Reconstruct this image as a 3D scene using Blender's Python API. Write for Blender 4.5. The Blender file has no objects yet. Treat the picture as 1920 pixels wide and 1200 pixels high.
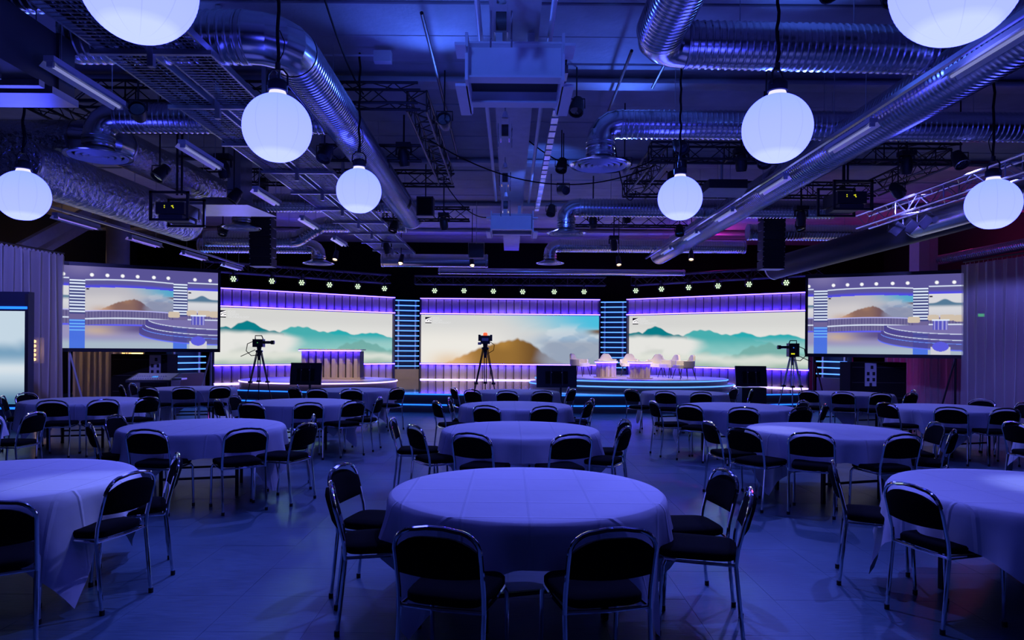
import bpy, math, random
import numpy as np
from mathutils import Vector, Matrix

# ------------------------------------------------------------------ camera, light, exposure
SC = bpy.context.scene
COL = SC.collection
F_PX, VPX, VPY, CAM_H, ROLL = 1330.0, 956.0, 650.0, 1.70, math.radians(0.45)
cam_d = bpy.data.cameras.new('camera')
cam_d.sensor_width = 36.0
cam_d.lens = F_PX / 1920.0 * 36.0
cam_d.shift_x = (960.0 - VPX) / 1920.0
cam_d.shift_y = (VPY - 600.0) / 1920.0
cam_d.clip_end = 200
cam = bpy.data.objects.new('camera', cam_d)
COL.objects.link(cam)
cam.location = (0, 0, CAM_H)
cam.rotation_euler = (math.pi / 2, -ROLL, 0)
SC.camera = cam

world = bpy.data.worlds.new('world')
SC.world = world
world.use_nodes = True
world.node_tree.nodes['Background'].inputs[0].default_value = (0.01, 0.012, 0.05, 1)
world.node_tree.nodes['Background'].inputs[1].default_value = 0.3

SC.view_settings.view_transform = 'Standard'
SC.view_settings.look = 'None'
SC.view_settings.exposure = 0.0
SC.view_settings.gamma = 1.0
SC.view_settings.use_curve_mapping = False
try:
    SC.cycles.use_denoising = True
    SC.cycles.max_bounces = 8
    SC.cycles.diffuse_bounces = 3
    SC.cycles.transparent_max_bounces = 8
    SC.cycles.caustics_reflective = False
    SC.cycles.sample_clamp_indirect = 4.0
except Exception:
    pass

LANTERN_BLUE = 7.5       # blue radiance of the paper lanterns
RZ = math.cos(ROLL), math.sin(ROLL)

def ray(px, py):
    dx, dy = px - VPX, py - VPY
    return (dx * RZ[0] + dy * RZ[1]) / F_PX, (dy * RZ[0] - dx * RZ[1]) / F_PX

def at(px, py, d):
    """point seen at a pixel, d metres in front of the camera"""
    a, b = ray(px, py)
    return Vector((a * d, d, CAM_H - b * d))

def on_z(px, py, z):
    a, b = ray(px, py)
    d = (CAM_H - z) / b
    return Vector((a * d, d, z))

# ------------------------------------------------------------------ materials
def lin(r, g, b):
    f = lambda c: (c / 255 / 12.92) if c / 255 <= 0.04045 else ((c / 255 + 0.055) / 1.055) ** 2.4
    return (f(r), f(g), f(b))

def mat(name, col, rough=0.5, metal=0.0, noise=0.0, nscale=8.0, bump=0.0, bscale=30.0, spec=0.5, coat=0.0):
    m = bpy.data.materials.new(name)
    m.use_nodes = True
    nt = m.node_tree
    p = nt.nodes['Principled BSDF']
    p.inputs['Base Color'].default_value = (*col, 1)
    p.inputs['Roughness'].default_value = rough
    p.inputs['Metallic'].default_value = metal
    p.inputs['Specular IOR Level'].default_value = spec
    p.inputs['Coat Weight'].default_value = coat
    if noise or bump:
        tc = nt.nodes.new('ShaderNodeTexCoord')
    if noise:
        n = nt.nodes.new('ShaderNodeTexNoise')
        n.inputs['Scale'].default_value = nscale
        n.inputs['Detail'].default_value = 6
        nt.links.new(tc.outputs['Object'], n.inputs['Vector'])
        r = nt.nodes.new('ShaderNodeMapRange')
        r.inputs['To Min'].default_value = 1 - noise
        r.inputs['To Max'].default_value = 1 + noise
        nt.links.new(n.outputs['Fac'], r.inputs['Value'])
        mx = nt.nodes.new('ShaderNodeVectorMath')
        mx.operation = 'SCALE'
        mx.inputs[0].default_value = col
        nt.links.new(r.outputs[0], mx.inputs['Scale'])
        nt.links.new(mx.outputs[0], p.inputs['Base Color'])
    if bump:
        n2 = nt.nodes.new('ShaderNodeTexNoise')
        n2.inputs['Scale'].default_value = bscale
        n2.inputs['Detail'].default_value = 5
        nt.links.new(tc.outputs['Object'], n2.inputs['Vector'])
        bp = nt.nodes.new('ShaderNodeBump')
        bp.inputs['Strength'].default_value = bump
        bp.inputs['Distance'].default_value = 0.02 if bscale > 12 else 0.07
        nt.links.new(n2.outputs['Fac'], bp.inputs['Height'])
        nt.links.new(bp.outputs[0], p.inputs['Normal'])
    return m

def emit(name, col, strength=1.0):
    m = bpy.data.materials.new(name)
    m.use_nodes = True
    nt = m.node_tree
    nt.nodes.clear()
    o = nt.nodes.new('ShaderNodeOutputMaterial')
    e = nt.nodes.new('ShaderNodeEmission')
    e.inputs[0].default_value = (*col, 1)
    e.inputs[1].default_value = strength
    nt.links.new(e.outputs[0], o.inputs[0])
    return m

M = {}
M['chrome'] = mat('chrome', (0.85, 0.85, 0.87), 0.08, 1.0)
M['black_fabric'] = mat('black_fabric', (0.006, 0.006, 0.007), 0.95, bump=0.3, bscale=300, spec=0.06)
M['rubber'] = mat('rubber', (0.02, 0.02, 0.02), 0.7)
M['black'] = mat('black_paint', (0.015, 0.015, 0.017), 0.45)
M['black_matte'] = mat('black_matte', (0.01, 0.01, 0.012), 0.9, spec=0.2)
M['dark_grey'] = mat('dark_grey', (0.05, 0.05, 0.055), 0.5)
M['grey'] = mat('grey_paint', (0.3, 0.3, 0.31), 0.5, noise=0.15)
M['white_paint'] = mat('white_paint', (0.7, 0.7, 0.7), 0.45, noise=0.08)
M['duct'] = mat('galvanised_duct', (0.62, 0.63, 0.65), 0.24, 1.0, noise=0.12, nscale=3)
M['duct_smooth'] = mat('galvanised_elbow', (0.66, 0.67, 0.69), 0.2, 1.0)
M['foil'] = mat('foil_wrap', (0.62, 0.62, 0.64), 0.25, 1.0, bump=1.0, bscale=11)
M['steel'] = mat('steel', (0.55, 0.55, 0.57), 0.35, 1.0, noise=0.1)
M['alu'] = mat('aluminium', (0.75, 0.75, 0.77), 0.3, 1.0)
M['concrete'] = mat('ceiling_concrete', (0.5, 0.5, 0.5), 0.85, noise=0.28, nscale=2.2, bump=0.25, bscale=14)
M['beam'] = mat('painted_beam', (0.6, 0.6, 0.6), 0.6, noise=0.18, nscale=5, bump=0.1)
M['frame_paint'] = mat('primed_steel', (0.8, 0.8, 0.8), 0.5, noise=0.06)
M['wall_dark'] = mat('dark_wall', (0.02, 0.02, 0.022), 0.9, noise=0.2)
M['drape'] = mat('black_drape', (0.006, 0.006, 0.007), 0.95, spec=0.1)
M['wood'] = mat('beige_panel', (0.52, 0.4, 0.3), 0.55, noise=0.06)
M['wood_dark'] = mat('panel_groove', (0.05, 0.035, 0.03), 0.7)
M['deck'] = mat('gloss_deck', (0.03, 0.035, 0.05), 0.07, spec=0.9, coat=0.6)
M['fascia'] = mat('step_fascia', (0.16, 0.12, 0.1), 0.5)
M['podium_top'] = mat('podium_top', (0.42, 0.33, 0.27), 0.35)
M['cream'] = mat('cream_upholstery', (0.88, 0.8, 0.66), 0.8, bump=0.1, bscale=200)
M['dark_leg'] = mat('dark_leg', (0.03, 0.02, 0.02), 0.4)
M['navy'] = mat('navy_backing', (0.008, 0.012, 0.03), 0.5)
M['lens'] = mat('lens_glass', (0.02, 0.02, 0.03), 0.05, coat=1.0)
M['silver_leg'] = mat('silver_tripod', (0.55, 0.55, 0.56), 0.3, 0.8)
M['orange'] = mat('orange_part', (0.8, 0.1, 0.01), 0.5)
M['led_violet'] = emit('led_violet', (0.038, 0.017, 1.0), 58.0)
M['led_violet_top'] = emit('led_violet_top', (0.13, 0.08, 1.0), 7.0)
M['led_white'] = emit('led_white_violet', (0.42, 0.32, 1.0), 4.0)
M['led_cyan'] = emit('led_cyan', (0.012, 0.13, 1.0), 2.6)
M['led_ice'] = emit('led_ice', (0.075, 0.24, 1.0), 2.4)
M['warm_bulb'] = emit('warm_bulb', (1.0, 0.62, 0.3), 6.0)
M['amber_bulb'] = emit('amber_bulb', (1.0, 0.55, 0.16), 5.0)
M['par_led'] = emit('par_led', (0.72, 1.0, 0.62), 1.5)
M['red_led'] = emit('red_led', (1.0, 0.08, 0.03), 2.0)
M['yellow_led'] = emit('yellow_led', (0.7, 0.7, 0.02), 1.2)
M['green_led'] = emit('green_led', (0.1, 0.7, 0.15), 0.8)
M['blue_led'] = emit('blue_led', (0.05, 0.3, 1.0), 1.2)
M['magenta_glow'] = emit('magenta_glow', (1.0, 0.03, 0.8), 1.5)
M['tube_dim'] = emit('tube_dim', (0.35, 0.38, 0.95), 0.55)
M['tube_violet'] = emit('tube_violet', (0.3, 0.2, 1.0), 0.8)
M['collar_glow'] = emit('collar_glow', (0.75, 0.72, 1.0), 1.2)
M['window_white'] = mat('panel_white', (0.6, 0.6, 0.62), 0.5)

def cloth_mat():
    m = mat('white_tablecloth', (0.78, 0.77, 0.78), 0.85, spec=0.2)
    nt = m.node_tree
    tc = nt.nodes.new('ShaderNodeTexCoord')
    sp = nt.nodes.new('ShaderNodeSeparateXYZ')
    nt.links.new(tc.outputs['Object'], sp.inputs[0])
    hs = []
    for ax in ('X', 'Y'):
        a = nt.nodes.new('ShaderNodeMath'); a.operation = 'PINGPONG'; a.inputs[1].default_value = 0.19
        nt.links.new(sp.outputs[ax], a.inputs[0])
        b = nt.nodes.new('ShaderNodeMapRange')
        b.inputs['From Min'].default_value = 0.0; b.inputs['From Max'].default_value = 0.014
        b.inputs['To Min'].default_value = 1.0; b.inputs['To Max'].default_value = 0.0
        nt.links.new(a.outputs[0], b.inputs['Value'])
        hs.append(b)
    s = nt.nodes.new('ShaderNodeMath'); s.operation = 'ADD'
    nt.links.new(hs[0].outputs[0], s.inputs[0]); nt.links.new(hs[1].outputs[0], s.inputs[1])
    n = nt.nodes.new('ShaderNodeTexNoise'); n.inputs['Scale'].default_value = 5
    nt.links.new(tc.outputs['Object'], n.inputs['Vector'])
    s2 = nt.nodes.new('ShaderNodeMath'); s2.operation = 'ADD'
    nt.links.new(s.outputs[0], s2.inputs[0]); nt.links.new(n.outputs['Fac'], s2.inputs[1])
    bp = nt.nodes.new('ShaderNodeBump'); bp.inputs['Strength'].default_value = 0.5; bp.inputs['Distance'].default_value = 0.01
    nt.links.new(s2.outputs[0], bp.inputs['Height'])
    nt.links.new(bp.outputs[0], nt.nodes['Principled BSDF'].inputs['Normal'])
    return m
M['cloth'] = cloth_mat()

def floor_mat():
    m = bpy.data.materials.new('worn_floor'); m.use_nodes = True
    nt = m.node_tree; p = nt.nodes['Principled BSDF']
    tc = nt.nodes.new('ShaderNodeTexCoord')
    n1 = nt.nodes.new('ShaderNodeTexNoise'); n1.inputs['Scale'].default_value = 0.9; n1.inputs['Detail'].default_value = 8
    n2 = nt.nodes.new('ShaderNodeTexNoise'); n2.inputs['Scale'].default_value = 14; n2.inputs['Detail'].default_value = 6
    mp = nt.nodes.new('ShaderNodeMapping'); mp.inputs['Scale'].default_value = (0.5, 4.0, 1.0); mp.inputs['Rotation'].default_value = (0, 0, 0.25)
    geo = nt.nodes.new('ShaderNodeNewGeometry')
    nt.links.new(geo.outputs['Position'], n1.inputs['Vector'])
    nt.links.new(geo.outputs['Position'], mp.inputs['Vector'])
    nt.links.new(mp.outputs[0], n2.inputs['Vector'])
    add = nt.nodes.new('ShaderNodeMath'); add.operation = 'MULTIPLY_ADD'; add.inputs[1].default_value = 0.5
    nt.links.new(n2.outputs['Fac'], add.inputs[0]); nt.links.new(n1.outputs['Fac'], add.inputs[2])
    cr = nt.nodes.new('ShaderNodeValToRGB')
    cr.color_ramp.elements[0].position = 0.5; cr.color_ramp.elements[0].color = (0.04, 0.085, 0.115, 1)
    cr.color_ramp.elements[1].position = 1.0; cr.color_ramp.elements[1].color = (0.115, 0.215, 0.27, 1)
    nt.links.new(add.outputs[0], cr.inputs[0]); nt.links.new(cr.outputs[0], p.inputs['Base Color'])
    rr = nt.nodes.new('ShaderNodeMapRange'); rr.inputs['To Min'].default_value = 0.26; rr.inputs['To Max'].default_value = 0.5
    nt.links.new(n2.outputs['Fac'], rr.inputs['Value']); nt.links.new(rr.outputs[0], p.inputs['Roughness'])
    bp = nt.nodes.new('ShaderNodeBump'); bp.inputs['Strength'].default_value = 0.15; bp.inputs['Distance'].default_value = 0.01
    nt.links.new(n2.outputs['Fac'], bp.inputs['Height']); nt.links.new(bp.outputs[0], p.inputs['Normal'])
    return m
M['floor'] = floor_mat()

def lantern_mat(blue):
    m = bpy.data.materials.new('lit_paper'); m.use_nodes = True
    nt = m.node_tree; nt.nodes.clear()
    o = nt.nodes.new('ShaderNodeOutputMaterial'); e = nt.nodes.new('ShaderNodeEmission')
    tc = nt.nodes.new('ShaderNodeTexCoord'); sp = nt.nodes.new('ShaderNodeSeparateXYZ')
    nt.links.new(tc.outputs['Object'], sp.inputs[0])
    cr = nt.nodes.new('ShaderNodeValToRGB')
    mr = nt.nodes.new('ShaderNodeMapRange'); mr.inputs['From Min'].default_value = -0.32; mr.inputs['From Max'].default_value = 0.32
    nt.links.new(sp.outputs['Z'], mr.inputs['Value']); nt.links.new(mr.outputs[0], cr.inputs[0])
    b = 1.0
    els = cr.color_ramp.elements
    els[0].position = 0.0; els[0].color = (0.60, 0.70, b, 1)
    els[1].position = 1.0; els[1].color = (0.34, 0.48, b, 1)
    for pos, c in ((0.10, (0.60, 0.70, b, 1)), (0.16, (0.46, 0.55, b, 1)), (0.5, (0.43, 0.52, b, 1)), (0.8, (0.38, 0.5, b, 1))):
        x = els.new(pos); x.color = c
    # vertical paper seams
    at2 = nt.nodes.new('ShaderNodeMath'); at2.operation = 'ARCTAN2'
    nt.links.new(sp.outputs['Y'], at2.inputs[0]); nt.links.new(sp.outputs['X'], at2.inputs[1])
    pp = nt.nodes.new('ShaderNodeMath'); pp.operation = 'PINGPONG'; pp.inputs[1].default_value = math.pi / 10
    nt.links.new(at2.outputs[0], pp.inputs[0])
    sm = nt.nodes.new('ShaderNodeMapRange'); sm.inputs['From Min'].default_value = 0.0; sm.inputs['From Max'].default_value = 0.018
    sm.inputs['To Min'].default_value = 0.85; sm.inputs['To Max'].default_value = 1.0
    nt.links.new(pp.outputs[0], sm.inputs['Value'])
    sep = nt.nodes.new('ShaderNodeSeparateColor'); nt.links.new(cr.outputs[0], sep.inputs[0])
    cmb = nt.nodes.new('ShaderNodeCombineColor')
    for ch in ('Red', 'Green'):
        q = nt.nodes.new('ShaderNodeMath'); q.operation = 'MULTIPLY'
        nt.links.new(sep.outputs[ch], q.inputs[0]); nt.links.new(sm.outputs[0], q.inputs[1])
        nt.links.new(q.outputs[0], cmb.inputs[ch])
    q = nt.nodes.new('ShaderNodeMath'); q.operation = 'MULTIPLY'; q.inputs[1].default_value = blue
    nt.links.new(sep.outputs['Blue'], q.inputs[0]); nt.links.new(q.outputs[0], cmb.inputs['Blue'])
    nt.links.new(cmb.outputs[0], e.inputs[0])
    nt.links.new(e.outputs[0], o.inputs[0])
    return m
M['lantern'] = lantern_mat(LANTERN_BLUE)

def sheer_mat(name, col, opac):
    m = bpy.data.materials.new(name); m.use_nodes = True
    nt = m.node_tree; nt.nodes.clear()
    o = nt.nodes.new('ShaderNodeOutputMaterial')
    mx = nt.nodes.new('ShaderNodeMixShader'); tr = nt.nodes.new('ShaderNodeBsdfTransparent')
    d = nt.nodes.new('ShaderNodeBsdfDiffuse'); d.inputs[0].default_value = (*col, 1)
    t = nt.nodes.new('ShaderNodeBsdfTranslucent'); t.inputs[0].default_value = (*col, 1)
    m2 = nt.nodes.new('ShaderNodeMixShader'); m2.inputs[0].default_value = 0.4
    nt.links.new(d.outputs[0], m2.inputs[1]); nt.links.new(t.outputs[0], m2.inputs[2])
    mx.inputs[0].default_value = opac
    nt.links.new(tr.outputs[0], mx.inputs[1]); nt.links.new(m2.outputs[0], mx.inputs[2])
    nt.links.new(mx.outputs[0], o.inputs[0])
    return m
M['sheer'] = sheer_mat('sheer_white', (0.85, 0.83, 0.85), 0.52)

def picture_mat(name, strength):
    m = bpy.data.materials.new(name); m.use_nodes = True
    nt = m.node_tree; nt.nodes.clear()
    o = nt.nodes.new('ShaderNodeOutputMaterial'); e = nt.nodes.new('ShaderNodeEmission')
    a = nt.nodes.new('ShaderNodeAttribute'); a.attribute_name = 'picture'
    nt.links.new(a.outputs['Color'], e.inputs[0]); e.inputs[1].default_value = strength
    nt.links.new(e.outputs[0], o.inputs[0])
    return m
M['picture'] = picture_mat('screen_picture', 1.0)

# ------------------------------------------------------------------ mesh building
class B:
    """collects faces; o = origin of the thing the part belongs to (subtracted when linked)"""
    def __init__(s, o=(0, 0, 0)):
        s.v = []; s.f = []; s.o = Vector(o)
    def add(s, vs, fs):
        n = len(s.v)
        s.v.extend([tuple(v) for v in vs]); s.f.extend([tuple(i + n for i in f) for f in fs])
        return s
    def box(s, x0, x1, y0, y1, z0, z1):
        vs = [(x, y, z) for x in (x0, x1) for y in (y0, y1) for z in (z0, z1)]
        return s.add(vs, [(0, 1, 3, 2), (4, 6, 7, 5), (0, 4, 5, 1), (2, 3, 7, 6), (0, 2, 6, 4), (1, 5, 7, 3)])
    def cbox(s, c, size, R=None):
        hx, hy, hz = [q / 2 for q in size]
        c = Vector(c)
        vs = [Vector((x, y, z)) for x in (-hx, hx) for y in (-hy, hy) for z in (-hz, hz)]
        if R is not None:
            vs = [R @ v for v in vs]
        return s.add([v + c for v in vs], [(0, 1, 3, 2), (4, 6, 7, 5), (0, 4, 5, 1), (2, 3, 7, 6), (0, 2, 6, 4), (1, 5, 7, 3)])
    def bar(s, p0, p1, w, h, up=(0, 0, 1)):
        p0, p1 = Vector(p0), Vector(p1)
        d = (p1 - p0); L = d.length; d.normalize()
        up = Vector(up)
        if abs(d.dot(up)) > 0.98:
            up = Vector((0, 1, 0))
        x = d.cross(up).normalized(); z = x.cross(d).normalized()
        R = Matrix((x, d, z)).transposed()
        return s.cbox((p0 + p1) / 2, (w, L, h), R)
    def tube(s, pts, r, n=8, cap=True, closed=False):
        pts = [Vector(p) for p in pts]
        m = len(pts)
        rs = r if hasattr(r, '__len__') else [r] * m
        vs = []; ref = None
        for i, p in enumerate(pts):
            if closed:
                t = pts[(i + 1) % m] - pts[(i - 1) % m]
            else:
                t = (pts[min(i + 1, m - 1)] - pts[max(i - 1, 0)])
            if t.length < 1e-9:
                t = Vector((0, 0, 1))
            t.normalize()
            if ref is None:
                a = Vector((0, 0, 1)) if abs(t.z) < 0.9 else Vector((1, 0, 0))
                ref = t.cross(a).normalized()
            else:
                ref = (ref - t * ref.dot(t)).normalized()
            b = t.cross(ref)
            for k in range(n):
                an = 2 * math.pi * k / n
                vs.append(p + (ref * math.cos(an) + b * math.sin(an)) * rs[i])
        fs = []
        for i in range(m if closed else m - 1):
            j = (i + 1) % m
            for k in range(n):
                k2 = (k + 1) % n
                fs.append((i * n + k, i * n + k2, j * n + k2, j * n + k))
        if cap and not closed:
            fs.append(tuple(range(n - 1, -1, -1)))
            fs.append(tuple((m - 1) * n + k for k in range(n)))
        return s.add(vs, fs)
    def lathe(s, prof, n=24, c=(0, 0, 0), R=None, cap0=False, cap1=False):
        c = Vector(c); vs = []
        for r, z in prof:
            for k in range(n):
                a = 2 * math.pi * k / n
                v = Vector((r * math.cos(a), r * math.sin(a), z))
                vs.append((R @ v if R is not None else v) + c)
        fs = []
        for i in range(len(prof) - 1):
            for k in range(n):
                k2 = (k + 1) % n
                fs.append((i * n + k, i * n + k2, (i + 1) * n + k2, (i + 1) * n + k))
        if cap0:
            fs.append(tuple(range(n - 1, -1, -1)))
        if cap1:
            fs.append(tuple((len(prof) - 1) * n + k for k in range(n)))
        return s.add(vs, fs)
    def cyl(s, p0, p1, r, n=12):
        return s.tube([p0, p1], r, n)
    def prism(s, poly, z0, z1):
        n = len(poly)
        vs = [(x, y, z0) for x, y in poly] + [(x, y, z1) for x, y in poly]
        fs = [tuple(range(n - 1, -1, -1)), tuple(range(n, 2 * n))]
        fs += [(i, (i + 1) % n, n + (i + 1) % n, n + i) for i in range(n)]
        return s.add(vs, fs)
    def obj(s, name, m, parent=None, smooth=False, angle=40):
        me = bpy.data.meshes.new(name)
        o = s.o
        me.from_pydata([(x - o.x, y - o.y, z - o.z) for x, y, z in s.v], [], s.f)
        me.materials.append(M[m] if isinstance(m, str) else m)
        if smooth:
            me.polygons.foreach_set('use_smooth', [True] * len(me.polygons))
            try:
                me.set_sharp_from_angle(angle=math.radians(angle))
            except Exception:
                pass
        me.update()
        ob = bpy.data.objects.new(name, me)
        COL.objects.link(ob)
        if parent is not None:
            ob.parent = parent
        return ob

def tag(o, label, cat, group=None, kind=None):
    o['label'] = label; o['category'] = cat
    if group: o['group'] = group
    if kind: o['kind'] = kind
    return o

def T(name, label, cat, loc=(0, 0, 0), rz=0.0, group=None):
    o = bpy.data.objects.new(name, None)
    o.empty_display_size = 0.1
    COL.objects.link(o)
    o.location = loc; o.rotation_euler = (0, 0, rz)
    return tag(o, label, cat, group)

def S(o, label=None, cat=None):
    o['kind'] = 'structure'
    if label: o['label'] = label
    if cat: o['category'] = cat
    return o

def inst(me, name, parent, loc=(0, 0, 0), rot=(0, 0, 0), scale=(1, 1, 1)):
    o = bpy.data.objects.new(name, me)
    COL.objects.link(o)
    o.parent = parent; o.location = loc; o.rotation_euler = rot; o.scale = scale
    return o

def dup(root, loc, rz, label, group=None):
    r = root.copy(); COL.objects.link(r)
    r.location = loc; r.rotation_euler = (0, 0, rz); r['label'] = label
    if group: r['group'] = group
    for ch in root.children:
        c = ch.copy(); COL.objects.link(c); c.parent = r
        for g in ch.children:
            d = g.copy(); COL.objects.link(d); d.parent = c
    return r

def lamp(kind, name, loc, col, watts, aim=None, size=0.1, spot=40, blend=0.3, parent=None):
    l = bpy.data.lights.new(name, kind)
    l.color = col; l.energy = watts
    if kind == 'SPOT':
        l.spot_size = math.radians(spot); l.spot_blend = blend; l.shadow_soft_size = size
    elif kind == 'POINT':
        l.shadow_soft_size = size
    elif kind == 'AREA':
        l.size = size
    o = bpy.data.objects.new(name, l); COL.objects.link(o)
    o.location = loc
    if aim is not None:
        o.rotation_euler = (Vector(aim) - Vector(loc)).to_track_quat('-Z', 'Y').to_euler()
    return o

def rot_to(d):
    return Vector(d).to_track_quat('Z', 'Y').to_matrix()

# ------------------------------------------------------------------ room shell
CEIL = 5.8
XW, Y0, Y1 = 15.0, -5.0, 28.5
fl = B().box(-XW, XW, Y0, Y1, -0.2, -0.004).obj('floor', 'floor')
S(fl, 'worn dark floor of large square tiles under the tables', 'floor')
tile_me = B().add([(-.2998, -.2998, -.005), (.2998, -.2998, -.005), (.2998, .2998, -.005), (-.2998, .2998, -.005),
                   (-.299, -.299, 0), (.299, -.299, 0), (.299, .299, 0), (-.299, .299, 0)],
                  [(4, 5, 6, 7), (0, 1, 5, 4), (1, 2, 6, 5), (2, 3, 7, 6), (3, 0, 4, 7)]).obj('tile', 'floor', fl)
tile_mesh = tile_me.data
bpy.data.objects.remove(tile_me)
tiles = []
for i in range(-24, 24):
    for j in range(-3, 46):
        tiles.append(((i + .5) * .6, (j + .5) * .6))
def tile_seen(p):
    x, y = p
    if y < 2.6: return -9
    px, py = VPX + x / y * F_PX, VPY + CAM_H / y * F_PX
    return (1 / y) if 0 < px < 1920 and py < 1210 else -1 / max(y, .1)
tiles.sort(key=tile_seen, reverse=True)
random.seed(3)
for (x, y) in tiles[:300]:
    inst(tile_mesh, 'tile', fl, (x, y, random.uniform(-.0008, .0004)))
rest = B()
for (x, y) in tiles[300:]:
    z = random.uniform(-.0008, .0004)
    rest.add([(v.co.x + x, v.co.y + y, v.co.z + z) for v in tile_mesh.vertices], [tuple(p.vertices) for p in tile_mesh.polygons])
rt = rest.obj('tile_field', 'floor', fl); rt['kind'] = 'stuff'

ce = B().box(-XW, XW, Y0, Y1, CEIL + .1, CEIL + .3).obj('ceiling', 'wall_dark')
S(ce, 'concrete slab ceiling over the whole hall', 'ceiling')
sl = B().add([(-7.3, -.44, .1), (7.3, -.44, .1), (7.3, .44, .1), (-7.3, .44, .1),
              (-7.3, -.44, .012), (7.3, -.44, .012), (7.3, .44, .012), (-7.3, .44, .012),
              (-7.28, -.425, 0), (7.28, -.425, 0), (7.28, .425, 0), (-7.28, .425, 0)],
             [(11, 10, 9, 8), (4, 8, 9, 5), (5, 9, 10, 6), (6, 10, 11, 7), (7, 11, 8, 4), (0, 4, 5, 1), (1, 5, 6, 2), (2, 6, 7, 3), (3, 7, 4, 0)]).obj('slab', 'concrete', ce)
slm = sl.data; bpy.data.objects.remove(sl)
yy = Y0 + .45
while yy < Y1:
    for sx in (-7.5, 7.5):
        inst(slm, 'slab', ce, (sx, yy, CEIL + random.uniform(0, .03)))
    yy += .9
S(B().box(-XW, XW, Y1, Y1 + .2, 0, CEIL + .3).obj('wall_back', 'drape'), 'black draped wall behind the stage set', 'wall')
S(B().box(-XW - .2, -XW, Y0, Y1, 0, CEIL + .3).obj('wall_left', 'wall_dark'), 'dark side wall behind the left curtain', 'wall')
S(B().box(XW, XW + .2, Y0, Y1, 0, CEIL + .3).obj('wall_right', 'wall_dark'), 'dark side wall behind the right curtain', 'wall')
S(B().box(-XW, XW, Y0 - .2, Y0, 0, CEIL + .3).obj('wall_front', 'wall_dark'), 'dark wall at the rear of the hall', 'wall')
# transverse beams and the long centre beam
for k, by in enumerate((1.5, 6.2, 10.8, 15.5, 20.2, 24.8)):
    b = B()
    b.box(-XW, XW, by - .02, by + .02, CEIL - .1, CEIL)
    b.box(-XW, XW, by - .16, by + .16, CEIL - .13, CEIL - .1)
    b.box(-XW, XW, by - .13, by - .1, CEIL - .1, CEIL - .06)
    b.box(-XW, XW, by + .1, by + .13, CEIL - .1, CEIL - .06)
    S(b.obj('trim_%d' % (k + 1), 'beam'), 'pale cross beam spanning the ceiling', 'beam')
b = B().box(-.2, .26, Y0, 26, 5.25, CEIL)
b.box(-.24, .30, Y0, 26, 5.22, 5.25)
S(b.obj('trim_7', 'beam'), 'long centre beam running down the ceiling', 'beam')

# ------------------------------------------------------------------ stage
DZ = 0.45
def front(x, off=0.0):
    return 18.5 + .02 * x * x - off
xs = [-9.6 + 19.2 * i / 48 for i in range(49)]
st = T('stage_deck', 'wide low stage with glossy dark floor and blue lit steps', 'stage', (0, 18.5, 0))
o = (0, 18.5, 0)
B(o).prism([(x, front(x)) for x in xs] + [(9.6, 27.5), (-9.6, 27.5)], 0, DZ).obj('deck', 'deck', st)
B(o).prism([(x, front(x, .36)) for x in xs] + [(x, front(x, -.02)) for x in reversed(xs)], 0, .215).obj('step', 'fascia', st)
B(o).prism([(x, front(x, .012)) for x in xs] + [(x, front(x, -.01)) for x in reversed(xs)], .216, DZ - .03).obj('fascia', 'fascia', st)
B(o).tube([(x, front(x, .03), DZ - .012) for x in xs], .017, 6).obj('led_strip', 'led_cyan', st)
B(o).tube([(x, front(x, .378), .19) for x in xs], .017, 6).obj('led_strip', 'led_cyan', st)

# batten shapes for the ribbed panels (unit height, shared)
def batten_mesh(w, dpt, h, name='batten', m='wood'):
    b = B()
    poly = [(-w / 2, 0), (-w / 2 + .03, -dpt), (w / 2 - .07, -dpt), (w / 2 - .03, -dpt * .35), (w / 2, 0)]
    b.prism(poly, 0, h)
    ob = b.obj(name, m); me = ob.data; bpy.data.objects.remove(ob)
    return me

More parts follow.
